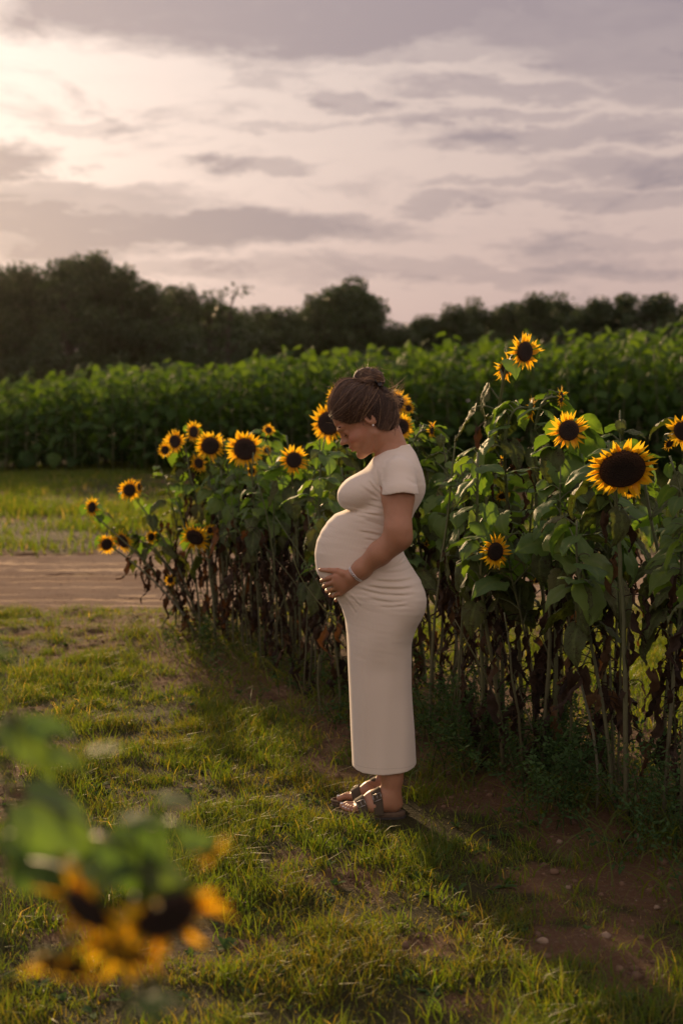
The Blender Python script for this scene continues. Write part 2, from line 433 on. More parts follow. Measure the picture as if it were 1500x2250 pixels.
# ------------------------------------------------------------------ grass (nobody could count it)
def blades(name, x, y, h, w, lean, tint, label, seg=2, mat='grass', z0=None):
    n = len(x)
    z = gz(x, y) if z0 is None else z0
    az = rng.uniform(0, 2 * np.pi, n); la = rng.uniform(0, 2 * np.pi, n)
    sx, sy = np.cos(az), np.sin(az); lx, ly = np.cos(la) * lean * h, np.sin(la) * lean * h
    rows = seg + 1; V = []
    for k in range(seg):
        t = k / seg; ww = w * (1 - t ** 1.5 * .55) * .5; q = t ** 2
        cx = x + lx * q; cy = y + ly * q; cz = z - .006 + h * t * (1 - .25 * lean * t)
        V.append(np.stack([cx - sx * ww, cy - sy * ww, cz], -1)); V.append(np.stack([cx + sx * ww, cy + sy * ww, cz], -1))
    V.append(np.stack([x + lx, y + ly, z + h * (1 - .45 * lean)], -1))
    nv = 2 * seg + 1
    V = np.stack(V, 1).reshape(-1, 3)
    b = (np.arange(n) * nv)[:, None]
    Q = [b + np.array([[2 * k, 2 * k + 1, 2 * k + 3, 2 * k + 2]]) for k in range(seg - 1)]
    T = b + np.array([[2 * seg - 2, 2 * seg - 1, 2 * seg]])
    o = mk(name, V, np.concatenate(Q) if Q else None, T, M[mat], True, None, {'tint': np.repeat(tint, nv)})
    return tag(o, label, 'grass', kind='stuff')

def scatter(n, y0, y1, half, pw=1.0, margin=.5):
    "random ground points in the wedge the camera looks over"
    y = y0 + (y1 - y0) * rng.random(n) ** pw
    x = rng.uniform(-1, 1, n) * (half * y + margin)
    return x, y

def build_grass():
    # near lawn: points gathered in small tufts
    nt = 36000
    cx, cy = scatter(nt, 2.2, 11.6, .27, .85, .5)
    g = grassiness(cx, cy)
    cl = fbm(cx * 4.5, cy * 4.5, 66, 3)
    keep = rng.random(nt) < g * .98 * sstep(cl, .25, .47) + .06
    cx, cy, g = cx[keep], cy[keep], g[keep]
    per = rng.integers(5, 15, len(cx)); idx = np.repeat(np.arange(len(cx)), per)
    big = rng.random(len(cx)) ** 3
    x = cx[idx] + rng.normal(0, .024, len(idx)) * (1 + big[idx]); y = cy[idx] + rng.normal(0, .024, len(idx)) * (1 + big[idx])
    feet = (np.abs(x - .14) < .16) & (np.abs(y - 5.39) < .17)
    x, y, idx = x[~feet], y[~feet], idx[~feet]
    hmap = fbm(x * 1.7, y * 1.7, 77, 3)
    h = (.016 + .034 * g[idx] * hmap + .036 * big[idx]) * rng.uniform(.6, 1.5, len(x)) * (.55 + 1.0 * sstep(fbm(x * 4.5, y * 4.5, 66, 3), .36, .62))
    tint = np.clip(rng.normal(.5, .22, len(x)) + (fbm(x * 1.2, y * 1.2, 88, 2) - .5) * .7, 0, 1)
    blades('lawn_grass', x, y, h, rng.uniform(.0022, .005, len(x)), rng.uniform(.2, 1.2, len(x)), tint, 'short patchy green and straw coloured grass on the near ground')
    # broad leaved lawn weeds
    n = 1500; wx, wy = scatter(n, 2.4, 10.5, .27, .85, .4); k = rng.random(n) < grassiness(wx, wy) * .8 + .12; wx, wy = wx[k], wy[k]
    ok = ~((np.abs(wx - .14) < .2) & (np.abs(wy - 5.39) < .2)); wx, wy = wx[ok], wy[ok]; wz = gz(wx, wy); B = Bag()
    for i in range(len(wx)):
        nl = int(rng.integers(5, 11)); L = rng.uniform(.015, .045)
        for j in range(nl):
            a = rng.uniform(0, 6.28); el = rng.uniform(.15, 1.0); d = np.array([math.cos(a) * math.cos(el), math.sin(a) * math.cos(el), math.sin(el)]); sd_ = np.array([-math.sin(a), math.cos(a), 0]); l = L * rng.uniform(.6, 1.3); c = np.array([wx[i], wy[i], wz[i]])
            V = np.array([c, c + d * l * .35 + sd_ * l * .20, c + d * l * .75 + sd_ * l * .16 - [0, 0, .10 * l], c + d * l - [0, 0, .25 * l], c + d * l * .75 - sd_ * l * .16 - [0, 0, .10 * l], c + d * l * .35 - sd_ * l * .20])
            B.add(V, [(0, 1, 2, 5), (5, 2, 3, 4)], None, rng.uniform(.3, 1))
    tag(B.build('lawn_weeds', M['weed']), 'small broad leaved weeds scattered through the near lawn', 'weeds', kind='stuff')
    # straw lying on the soil
    n = 16000; x, y = scatter(n, 2.2, 11, .27, .9, .4)
    blades('dry_straw', x, y, rng.uniform(.012, .03, n), rng.uniform(.0012, .0026, n), rng.uniform(1.3, 2.6, n), np.full(n, .97), 'dry straw and clippings lying on the bare soil', seg=2)
    # taller bright clumps
    n = 420; cx, cy = scatter(n, 2.4, 11, .27, .8, .4); g = grassiness(cx, cy); k = (rng.random(n) < g + .1)
    cx, cy = cx[k], cy[k]; per = rng.integers(20, 60, len(cx)); idx = np.repeat(np.arange(len(cx)), per)
    x = cx[idx] + rng.normal(0, .035, len(idx)); y = cy[idx] + rng.normal(0, .035, len(idx))
    ok = ~((np.abs(x - .14) < .2) & (np.abs(y - 5.39) < .2)); x, y = x[ok], y[ok]
    blades('tall_grass', x, y, rng.uniform(.04, .10, len(x)), rng.uniform(.003, .0055, len(x)), rng.uniform(.2, .9, len(x)), np.clip(rng.normal(.62, .15, len(x)), 0, 1), 'taller tufts of bright green grass standing in the lawn', seg=3)
    # grass behind the row, up to the track
    n = 60000; y = rng.uniform(5.2, 11.9, n); x = row_x(y) + 1.2 + rng.random(n) * 3.2
    k = rng.random(n) < grassiness(x, y) + .25; x, y = x[k], y[k]
    blades('grass_behind_row', x, y, rng.uniform(.03, .11, len(x)), rng.uniform(.004, .009, len(x)), rng.uniform(.2, 1, len(x)), np.clip(rng.normal(.55, .2, len(x)), 0, 1), 'sunlit grass behind the near sunflower row', seg=2)
    # verge between track and crop
    n = 170000; x, y = scatter(n, 15.0, 37, .30, .75, 2); k = rng.random(n) < .15 + .85 * sstep(fbm(x * .7, y * .7, 60, 3), .35, .55) * sstep(y, 15.0, 16.4); x, y = x[k], y[k]
    hh = rng.uniform(.05, .16, len(x)) * (1 + .8 * fbm(x * .5, y * .5, 61, 2))
    blades('verge_grass', x, y, hh, rng.uniform(.010, .022, len(x)), rng.uniform(.2, .9, len(x)), np.clip(rng.normal(.6, .18, len(x)), 0, 1), 'long grass between the dirt track and the far crop', seg=2)
    # arching blades at the foot of the row
    n = 2600; y = rng.uniform(3.6, 9.9, n); x = row_x(y) + rng.normal(.05, .28, n)
    cl = fbm(x * 3, y * 3, 70, 2) > .47; x, y = x[cl], y[cl]
    blades('row_grass', x, y, rng.uniform(.08, .26, len(x)), rng.uniform(.004, .008, len(x)), rng.uniform(.9, 1.7, len(x)), np.clip(rng.normal(.35, .12, len(x)), 0, 1), 'long arching grass growing at the foot of the sunflower row', seg=5)
    # feathery weeds, mostly at the right of the woman
    B = Bag(); n = 420
    yb = np.concatenate([rng.uniform(3.9, 6.6, int(n * .72)), rng.uniform(6.6, 9.8, n - int(n * .72))])
    xb = row_x(yb) + rng.normal(.16, .28, n)
    far_ = ~((np.abs(xb - .16) < .42) & (yb < 5.75)) & (row_s(xb, yb) > -.38); xb, yb = xb[far_], yb[far_]; n = len(xb)
    zb = gz(xb, yb)
    for i in range(n):
        H = rng.uniform(.08, .34) * (1.15 if yb[i] < 6.6 else .75); nb = int(H * 40) + 4
        lean = rng.normal(0, .12, 2)
        st = bez(np.array([xb[i], yb[i], zb[i] - .01]), np.array([xb[i], yb[i], zb[i] + H * .4]), np.array([xb[i] + lean[0] * .5, yb[i] + lean[1] * .5, zb[i] + H * .7]),
                 np.array([xb[i] + lean[0], yb[i] + lean[1], zb[i] + H]), 6)
        v, q, t = tube(st, np.linspace(.0025, .001, 6), 3, False); B.add(v, q, None, .3)
        m_ = nb * 5
        t = rng.uniform(.12, 1, m_); base = np.stack([np.interp(t, np.linspace(0, 1, 6), st[:, k]) for k in range(3)], -1)
        az = rng.uniform(0, 2 * np.pi, m_); out = rng.uniform(.01, .07, m_) * (1.15 - t)
        c = base + np.stack([np.cos(az) * out, np.sin(az) * out, rng.normal(.01, .012, m_)], -1)
        L = rng.uniform(.012, .028, m_); az2 = az + rng.normal(0, .5, m_)
        d = np.stack([np.cos(az2), np.sin(az2), rng.normal(0, .4, m_)], -1); s = np.stack([-np.sin(az2), np.cos(az2), rng.normal(0, .3, m_)], -1)
        V = np.stack([c, c + d * L[:, None] * .5 + s * L[:, None] * .28, c + d * L[:, None], c + d * L[:, None] * .5 - s * L[:, None] * .28], 1).reshape(-1, 3)
        B.add(V, np.arange(m_ * 4).reshape(-1, 4), None, rng.random())
    tag(B.build('weeds', M['weed']), 'low feathery dark green weeds at the foot of the sunflower row', 'weeds', kind='stuff')
build_grass()

def build_clods():
    n = 7000; y = rng.uniform(2.6, 11, n); x = rng.uniform(-1, 1, n) * (.27 * y + .4)
    k = rng.random(n) < (1 - grassiness(x, y)) ** 2 + .03; x, y = x[k], y[k]; z = gz(x, y); B = Bag()
    a = np.linspace(0, 2 * np.pi, 6, endpoint=False)
    for i in range(len(x)):
        s = .003 + .016 * rng.random() ** 3.5
        V = []
        for rr, zz in ((.9, -.3), (1.0, .25), (.55, .75)):
            q = rr * s * rng.uniform(.7, 1.25, 6); V.append(np.stack([x[i] + np.cos(a) * q, y[i] + np.sin(a) * q, z[i] + zz * s * .8 + rng.normal(0, .1 * s, 6)], -1))
        V = np.vstack(V + [np.array([[x[i], y[i], z[i] + s * .75]])])
        B.add(V, grid_faces(3, 6, True), [(12 + j, 12 + (j + 1) % 6, 18) for j in range(6)], rng.random())
    tag(B.build('soil_clods', solid('clod', (.15, .09, .06), .95, tint=[(0, (.10, .062, .04)), (.85, (.17, .105, .065)), (1, (.26, .19, .13))], spec=.15)), 'crumbs of dry soil and small stones on the bare ground', 'clods', kind='stuff')
build_clods()

# ------------------------------------------------------------------ sunflower pieces
def leaf_shape(seed, nu=11, nv=9, droop=.8, fold=.35, wide=.46):
    r = np.random.default_rng(seed)
    u = np.linspace(0, 1, nu); v = np.linspace(-1, 1, nv)
    # half width of a heart shaped blade
    w = wide * np.interp(u, [0, .05, .15, .28, .45, .65, .82, .93, 1], [.30, .72, .98, 1.0, .88, .60, .32, .14, .0])
    U, Vv = np.meshgrid(u, v, indexing='ij'); W = w[:, None] * np.ones_like(U)
    x = Vv * W * (1 + .05 * r.normal(0, 1, U.shape) * (np.abs(Vv) > .95))
    y = U - .13 * (np.abs(Vv) ** 1.5) * (1 - U) ** 4                      # basal lobes reach back
    ang = droop * U ** 1.3
    # bend down along the length
    ys = np.zeros(nu); zs = np.zeros(nu)
    for i in range(1, nu):
        a = droop * ((u[i] + u[i - 1]) / 2) ** 1.1; ys[i] = ys[i - 1] + math.cos(a) / (nu - 1); zs[i] = zs[i - 1] - math.sin(a) / (nu - 1)
    yo = y - U
    yb = np.interp(u, u, ys)[:, None] + yo; zb = np.interp(u, u, zs)[:, None] * np.ones_like(U)
    z = zb + np.abs(x) * fold * (1 - .5 * U) - (np.abs(x) ** 2) * (fold * 1.3 + .5) + .03 * np.sin(U * 12 + r.uniform(0, 6) + Vv * 2.5) * np.abs(Vv) + r.normal(0, .006, U.shape)
    yb = yb + .03 * np.sin(Vv * 4 + r.uniform(0, 6)) * U
    vein = np.clip(1 - np.abs(Vv) * 6, 0, 1)
    side = np.clip(1 - np.abs(((U * 5 - np.abs(Vv) * 1.5) % 1) - .5) * 5, 0, 1) * .45 * (1 - U * .5)
    V = np.stack([x, yb, z], -1).reshape(-1, 3)
    return V, grid_faces(nu, nv), np.maximum(vein, side).ravel()

LEAVES = []; OLDLEAVES = []
for k in range(9):
    V, Q, ve = leaf_shape(100 + k, nu=17, nv=11, droop=[.35, .9, 1.3, .6, 1.0, .2, 1.5, .8, 1.15][k], fold=[.4, .2, .5, .6, .1, .25, .3, .7, .4][k], wide=[.40, .46, .43, .36, .48, .34, .44, .38, .42][k])
    LEAVES.append(mk('leaf', V, Q, None, M['leaf'], True, None, {'vein': ve}, link=False))
    V2 = V.copy(); V2[:, 2] += rng.normal(0, .018, len(V)); V2[:, 0] *= .8
    OLDLEAVES.append(mk('leaf', V2, Q, None, M['leaf_old'], True, None, {'vein': ve}, link=False))

def withered_template(seed):
    r = np.random.default_rng(seed)
    V, Q, _ = leaf_shape(seed, nu=13, nv=5, droop=.5, fold=.7, wide=.19)
    tw = r.uniform(-5, 5); y = V[:, 1]
    a = tw * y; x = V[:, 0] * r.uniform(.5, 1.0) * (.6 + .5 * np.abs(np.sin(V[:, 1] * r.uniform(4, 9) + r.uniform(0, 3)))); z = V[:, 2] * 1.3 + r.normal(0, .026, len(V)) + .05 * np.sin(V[:, 1] * 9 + r.uniform(0, 6))
    x = x + r.normal(0, .020, len(V)) + .05 * np.sin(V[:, 1] * 7 + r.uniform(0, 6))
    return np.stack([x * np.cos(a) - z * np.sin(a), y, x * np.sin(a) + z * np.cos(a)], -1), Q
WITHER = [withered_template(300 + k) for k in range(10)]

def petals_mesh(seed, rin, n1=21, n2=19, ragged=0.0):
    r = np.random.default_rng(seed); B = Bag()
    for ring, n in ((0, n1), (1, n2)):
        for k in range(n):
            if r.random() < ragged: continue
            a = 2 * math.pi * (k + .5 * ring + r.normal(0, .16)) / n
            L = (1.0 - rin) * r.uniform(.80, 1.22) + .08; W = r.uniform(.105, .155)
            u = np.linspace(0, 1, 6); w = W * np.array([.55, .9, 1.0, .82, .45, .02])
            tilt = r.normal(.14 + .14 * ring, .17); curl = r.normal(-.10, .28); tw = r.normal(0, .35); bend = r.normal(0, .16)
            V = []
            for i, uu in enumerate(u):
                rad = rin - .06 + L * uu * math.cos(tilt); z = -.03 - .035 * ring + L * uu * math.sin(tilt) + curl * L * uu * uu * .8
                sh = bend * L * uu * uu
                for s in (-1, 0, 1):
                    V.append((rad, sh + s * w[i] * .5 * math.cos(tw * uu), z + abs(s) * w[i] * .16 + s * w[i] * .5 * math.sin(tw * uu)))
            V = np.array(V); c, s_ = math.cos(a), math.sin(a)
            V = np.stack([V[:, 0] * c - V[:, 1] * s_, V[:, 0] * s_ + V[:, 1] * c, V[:, 2]], -1)
            B.add(V, grid_faces(6, 3), None, np.clip(np.repeat(np.linspace(.0, .7, 6), 3) + r.uniform(-.1, .35), 0, 1))
    return B.build('petals', M['petal'], link=False)
def disc_mesh(rin):
    nr, na = 12, 40; r = np.linspace(0, 1, nr); a = np.linspace(0, 2 * np.pi, na, endpoint=False)
    Rr, A = np.meshgrid(r, a, indexing='ij')
    z = .10 * np.sqrt(np.clip(1 - Rr ** 4, 0, 1)) - .03 * np.exp(-(Rr / .35) ** 2) + rng.normal(0, .006, Rr.shape) * (Rr > .1)
    V = np.stack([Rr * rin * np.cos(A), Rr * rin * np.sin(A), z], -1).reshape(-1, 3)
    Q = grid_faces(nr, na, True)
    # receptacle behind
    r2 = np.array([1.0, 1.04, .9, .55, .18]); z2 = np.array([0, -.05, -.12, -.18, -.22])
    V2 = np.stack([r2[:, None] * rin * np.cos(a), r2[:, None] * rin * np.sin(a), z2[:, None] * np.ones(na)], -1).reshape(-1, 3)
    return mk('flower_head', np.vstack([V, V2]), np.vstack([Q, grid_faces(5, na, True)[:, ::-1] + len(V)]), None, M['disc'], link=False)
def calyx_mesh(rin):
    r = np.random.default_rng(5); B = Bag()
    for ring in range(3):
        for k in range(15):
            a = 2 * math.pi * (k + ring * .33 + r.normal(0, .1)) / 15; L = r.uniform(.16, .30) * (1 - .15 * ring)
            V = []
            for i, (uu, w) in enumerate(((0, .10), (.35, .12), (.7, .07), (1, .005))):
                rad = rin * (.95 - .15 * ring) + L * uu * .85; z = -.09 - .03 * ring - L * uu * .25 * r.uniform(-.4, 1.2)
                for s in (-1, 1): V.append((rad, s * w, z))
            V = np.array(V); c, s_ = math.cos(a), math.sin(a)
            V = np.stack([V[:, 0] * c - V[:, 1] * s_, V[:, 0] * s_ + V[:, 1] * c, V[:, 2]], -1)
            B.add(V, grid_faces(4, 2), None, r.random())
    a = np.linspace(0, 2 * np.pi, 24, endpoint=False); rr = np.array([1.06, 1.0, .6, .2, .12]) * rin; zz = np.array([-.04, -.13, -.20, -.25, -.30])
    V = np.stack([rr[:, None] * np.cos(a), rr[:, None] * np.sin(a), zz[:, None] * np.ones(24)], -1).reshape(-1, 3)
    B.add(V, grid_faces(5, 24, True), None, .5)
    return B.build('calyx', M['calyx'], link=False)
HEADS = []
for k, rin in enumerate((.57, .50, .64, .46, .55, .42, .48)):
    HEADS.append((disc_mesh(rin), petals_mesh(40 + k, rin, [22, 20, 26, 18, 21, 15, 17][k], [20, 18, 25, 16, 19, 12, 13][k], [.02, .06, .0, .1, .15, .3, .35][k]), calyx_mesh(rin)))

def face_matrix(pos, d, size, spin=0.0):
    z = Vector(d).normalized(); x = Vector((0, 0, 1)).cross(z)
    if x.length < .05: x = Vector((1, 0, 0))
    x.normalize(); y = z.cross(x)
    m = Matrix((x, y, z)).transposed().to_4x4() @ Matrix.Rotation(spin, 4, 'Z') @ Matrix.Scale(size, 4)
    m.translation = Vector(pos); return m
def leaf_matrix(pos, azi, pitch, roll, size):
    y = Vector((math.cos(azi) * math.cos(pitch), math.sin(azi) * math.cos(pitch), math.sin(pitch)))
    x = y.cross(Vector((0, 0, 1)))
    if x.length < .05: x = Vector((1, 0, 0))
    x.normalize(); z = x.cross(y)
    m = Matrix((x, y, z)).transposed().to_4x4() @ Matrix.Rotation(roll, 4, 'Y') @ Matrix.Scale(size, 4)
    m.translation = Vector(pos); return m

def head_dir(yaw, pitch):
    "facing the camera, turned by yaw (positive to the right of the photo) and nodding by pitch"
    y, p = R(yaw), R(pitch)
    return np.array([math.sin(y) * math.cos(p), -math.cos(y) * math.cos(p), -math.sin(p)])

def sunflower(base, heads, label, group, top=None, seed=0, n_green=7, green_from=.58, leaf=.17, r0=.010, n_dead=9, name='sunflower', ctrl=None, extra_leaves=()):
    """heads: list of (pos, dir, radius, variant).  The first sits on the main stem, the others on side branches."""
    r = np.random.default_rng(seed + 1000)
    base = np.array([base[0], base[1], float(gz(base[0], base[1]))])
    root = bpy.data.objects.new(name, None); COL.objects.link(root); root.location = base; root.empty_display_size = .1
    tag(root, label, 'sunflower', group)
    S = Bag()
    if heads:
        hp, hd, hr, hv = heads[0]; hp = np.asarray(hp, float); end = hp - hd * hr * .28
        H = end[2] - base[2]
        P2 = end - hd * min(.22, H * .3) + np.array([0, 0, .03]) if hd[2] > -.75 else end + np.array([-.05, .05, .18])
        P1 = base + np.array([(end[0] - base[0]) * .15, (end[1] - base[1]) * .15, H * .5]) if ctrl is None else np.array(ctrl)
    else:
        end = np.asarray(top, float); H = end[2] - base[2]
        P1 = base + np.array([r.normal(0, .04), r.normal(0, .04), H * .4]); P2 = base * .3 + end * .7 + np.array([r.normal(0, .05), r.normal(0, .05), 0])
    st = bez(base - np.array([0, 0, .02]), P1, P2, end, 22)
    st[3:-3] += np.cumsum(r.normal(0, .0022, (16, 3)), axis=0) * np.sin(np.linspace(0, np.pi, 16))[:, None]
    rad = np.linspace(r0, r0 * .48, 22)
    v, q, t = tube(st, rad, 7); tz = np.clip((v[:, 2] - base[2]) / 1.2 + r.normal(0, .1), 0, 1)
    S.add(v - base, q, t, tz)
    def along(t_):
        k = t_ * 21; i = min(int(k), 20); f = k - i; return st[i] * (1 - f) + st[i + 1] * f
    for (hp2, hd2, hr2, hv2) in heads[1:]:
        a = along(r.uniform(.60, .80)); e = np.asarray(hp2) - hd2 * hr2 * .28
        b = bez(a, a + (e - a) * .4 + np.array([0, 0, .04]), e - hd2 * .08 + np.array([0, 0, .01]), e, 12)
        v, q, t = tube(b, np.linspace(rad[12] * .75, .0035, 12), 6); S.add(v - base, q, t, .8)
    az = r.uniform(0, 6.28); jobs = []
    ts = np.linspace(green_from, .965, n_green) + r.normal(0, .012, n_green)
    for k in range(n_green):
        az += 2.4 + r.normal(0, .35); a = along(min(ts[k], .985)); size = leaf * (1.15 - .55 * (k / max(1, n_green - 1))) * r.uniform(.75, 1.25)
        jobs.append((a, az, size, k >= n_green * .22, None))
    for el_ in extra_leaves: jobs.append((st[int(np.argmin(np.abs(st[:, 2] - el_[0][2])))], el_[1], el_[2], True, el_))
    for (a, azi, size, fresh, ex) in jobs:
        pl = size * r.uniform(.35, .75); el = r.uniform(.1, .9)
        e = a + np.array([math.cos(azi) * math.cos(el) * pl, math.sin(azi) * math.cos(el) * pl, math.sin(el) * pl])
        if ex is not None: e = np.asarray(ex[0], float)
        else:
            tries = 0
            while hides(e, azi, size) and tries < 9:
                azi += 1.1; tries += 1
                e = a + np.array([math.cos(azi) * math.cos(el) * pl, math.sin(azi) * math.cos(el) * pl, math.sin(el) * pl])
            if tries == 9 and r.random() < .93: continue
        b = bez(a, a + np.array([math.cos(azi) * pl * .3, math.sin(azi) * pl * .3, pl * .35]), e + np.array([0, 0, .012]), e, 6)
        v, q, t = tube(b, np.linspace(.0042, .0024, 6) * (size / .17) ** .5, 5, False); S.add(v - base, q, t, .9)
        me = (LEAVES if (fresh and r.random() < .9) else OLDLEAVES)[r.integers(0, 9)]
        m = leaf_matrix(e - base, azi + r.normal(0, .25), r.uniform(-.9, .25) if fresh else r.uniform(-1.25, -.4), r.normal(0, .3), size)
        if ex is not None: me = LEAVES[ex[5]]; m = leaf_matrix(e - base, azi, ex[3], ex[4], size)
        inst('leaf', me, root, m)
    S.build('stem', M['stem'], root)
    if n_dead:
        D = Bag()
        for k in range(n_dead):
            tt = (green_from + .06) * (1 - .85 * r.random() ** 1.4); a = along(tt); azi = r.uniform(0, 6.28); pl = r.uniform(.02, .10)
            e = a + np.array([math.cos(azi) * pl, math.sin(azi) * pl, r.uniform(-.03, .02)])
            v, q, t = tube(bez(a, a + (e - a) * .6 + np.array([0, 0, .02]), e, e - np.array([0, 0, .02]), 5), .0022, 4, False); D.add(v - base, q, None, .3)
            W, Qw = WITHER[r.integers(0, 10)]; size = r.uniform(.06, .17)
            m = np.array(leaf_matrix((0, 0, 0), azi, r.uniform(-1.55, -1.2), r.uniform(-3, 3), size))[:3, :3]
            D.add(W @ m.T + e - base - np.array([0, 0, .015]), Qw, None, np.clip(r.normal(.4, .25), 0, 1))
        D.build('withered_leaves', M['dead'], root)
    for (hp_, hd_, hr_, hv_) in heads:
        mats = HEADS[hv_ % 7]
        hobj = inst('flower_head', mats[0], root, face_matrix(np.asarray(hp_) - base, hd_, hr_, r.uniform(0, 6.28)))
        inst('petals', mats[1], hobj); inst('calyx', mats[2], hobj)
    return root

BLOOMS = []
def pix(p):
    c, s_ = math.cos(PITCH), math.sin(PITCH)
    f = p[1] * c - (p[2] - CAMH) * s_; u = p[1] * s_ + (p[2] - CAMH) * c
    return 750 + FPX * p[0] / f, 1125 - FPX * u / f
def hides(p0, azi, size, own=None):
    "would a leaf growing here hang in front of one of the blooms"
    for t in (0, .45, .9):
        q = p0 + np.array([math.cos(azi) * size * t * .85, math.sin(azi) * size * t * .85, -size * t * .45])
        x, y = pix(q); m = size * .30 * FPX / q[1]
        for (bx, by, br, bd) in BLOOMS:
            if q[1] < bd + .05 and (x - bx) ** 2 + (y - by) ** 2 < (br * .95 + m) ** 2: return True
    return False

def rowD(px, s=0.0):
    "distance at which the column of pixels px crosses the row, s metres inside it"
    return (3.462 + s / .903) / (ROWK + (px - 750) / FPX)

def build_row():
    G = 'sunflowers in bloom in the near row'
    # px, py, diameter px, yaw, pitch, inside-the-row offset, variant, base px shift, label, side heads
    L = [
     (538, 987, 80, -4, 8, .05, 0, 30, 'sunflower with a wide dark disc facing the camera, biggest bloom left of the woman', []),
     (646, 1011, 64, 12, 4, .05, 1, 15, 'sunflower with an oval golden bloom just left of the womans bust, under big leaves', []),
     (426, 949, 50, 48, 2, .15, 3, 50, 'sunflower turned half sideways, highest of the blooms at the left end', []),
     (384, 970, 52, -22, 0, .2, 1, 75, 'sunflower on the upper left with a second smaller bloom touching its left side', [(363, 989, 38, 30, 5, .12, 3)]),
     (462, 980, 66, 10, 12, .12, 4, 35, 'sunflower whose dark disc is crossed by a stem, left of the widest bloom', []),
     (437, 1018, 46, -25, 10, .2, 3, 50, 'sunflower half hidden by leaves, low between two higher blooms at the left', []),
     (285, 1077, 50, 20, 4, .0, 1, 150, 'sunflower leaning out to the left over the verge, two blooms back to back', [(306, 1070, 38, -60, 0, .12, 3)]),
     (203, 1115, 46, 56, 4, -.05, 3, 215, 'sunflower with the leftmost bloom of all, seen edge on over the grass', []),
     (235, 1196, 46, 28, 6, -.1, 1, 195, 'sunflower with a small low bloom at the far left above the dirt track', []),
     (270, 1189, 52, -34, 18, .0, 4, 165, 'sunflower with a tilted bloom beside the lowest left one, leaning over the track', []),
     (333, 1180, 34, 48, 0, .05, 3, 110, 'sunflower with a small bloom turned right, between two bigger low blooms', []),
     (428, 1181, 68, -18, 30, -.1, 4, 45, 'sunflower with a ragged nodding bloom low in the left part of the row', [(462, 1165, 32, 10, -20, .05, 3)]),
     (375, 1274, 28, 30, 0, -.05, 3, 40, 'sunflower with a tiny bloom low on the left among withered leaves', []),
     (722, 930, 84, -20, 4, .35, 0, 20, 'sunflower with its big bloom right in front of the womans face', [(738, 872, 50, -25, -10, .5, 1)]),
     (873, 884, 56, 15, 0, .75, 1, 0, 'sunflower behind the womans bun, golden petals peeping out at its right', [(897, 897, 30, 10, 0, .8, 3)]),
     (880, 938, 58, 5, 6, .5, 0, 10, 'sunflower glowing behind the nape of the womans neck', []),
     (1153, 773, 82, 34, 4, .30, 1, -85, 'tallest sunflower, its bloom rising above all the others on the right', [(1111, 808, 66, 40, 20, .35, 3)]),
     (1232, 873, 50, 68, 4, .35, 3, -20, 'sunflower seen edge on against the far crop, upper right', []),
     (1166, 898, 56, 100, 10, .3, 3, -15, 'sunflower seen from the side with spiky green sepals, left of the edge on one', []),
     (1249, 946, 84, 4, 4, .0, 1, -25, 'sunflower with a round bloom facing the camera and a long leaf across its disc', []),
     (1366, 1032, 148, 0, 36, -.12, 2, 20, 'sunflower with the largest bloom of all, nodding forward at the right', []),
     (1088, 1212, 76, 28, 2, -.1, 1, 22, 'sunflower with a bright low bloom to the right of the womans hip', []),
     (948, 945, 40, 66, 0, .4, 3, 5, 'sunflower seen side on just right of the womans shoulder blade', []),
     (1101, 1018, 34, 70, 0, .5, 3, 0, 'sunflower with a narrow bloom hidden among leaves in the middle of the right part', []),
     (1104, 1090, 34, 10, 45, .3, 4, 5, 'sunflower with its bloom half under a leaf above the low bright one', []),
     (1500, 948, 76, -35, 20, -.05, 4, 10, 'sunflower cut by the right edge of the picture, torn petals under a wide leaf', [(1470, 975, 40, 30, 30, .1, 3)]),
     (590, 945, 30, 20, -20, .5, 3, 5, 'sunflower peeping over leaves behind the left part of the row', [(586, 990, 26, 30, 0, .45, 3)]),
     (1203, 1604, 30, 40, 0, .5, 3, 3, 'stunted sunflower low in the shade of the row, petals dull gold', []),
     (1300, 1612, 20, 10, -30, .35, 3, 3, 'stunted sunflower with a tiny starry bloom low at the right', []),
     (1382, 1075, 40, -20, 20, .7, 4, 0, 'sunflower mostly hidden behind the largest bloom at the right', []),
     (553, 1035, 28, 10, 10, .3, 3, 0, 'sunflower with a small dark bloom under the widest bloom at the left', []),
     (936, 1196, 22, 60, 0, .45, 3, 0, 'sunflower with a sliver of bloom behind the womans elbow', []),
     (1180, 1275, 26, 40, 30, .4, 4, 0, 'sunflower with a fading bloom among withered leaves at the right', []),
    ]
    for (px, py, dia, yaw, pit, s, var, bshift, label, side) in L:
        for (qx, qy, qd, qs) in [(px, py, dia, s)] + [(q[0], q[1], q[2], q[5]) for q in side]:
            if qy < 1500: BLOOMS.append((qx, qy, qd / 2 * (1 if qd > 40 else .7), min(rowD(qx, qs), 9.75)))
    for i, (px, py, dia, yaw, pit, s, var, bshift, label, side) in enumerate(L):
        D = min(rowD(px, s), 9.75); pos = at(px, py, D)
        rad = dia * 1.06 * D / FPX / 2
        Db = min(rowD(px + bshift, s + .12), 9.85)
        bx = (px + bshift - 750) / FPX * Db
        heads = [(pos, head_dir(yaw, pit), rad, var)]
        for (qx, qy, qd, qyaw, qpit, qs, qv) in side:
            dd = min(rowD(qx, qs), 9.7); heads.append((at(qx, qy, dd), head_dir(qyaw, qpit), qd * dd / FPX / 2, qv))
        H = pos[2]
        low = H < .6
        ex = []
        sunflower((bx, Db), heads, label, G, seed=i, n_green=4 if low else (16 if H > 1.1 else 10), green_from=.5 if low else (.60 if H > 1.1 else .5),
                  leaf=.07 if low else (.125 if px < 420 else (.145 if px > 900 else .145)), r0=.005 if low else (.0105 if px > 900 else .0085), n_dead=2 if low else 8,
                  extra_leaves=ex)
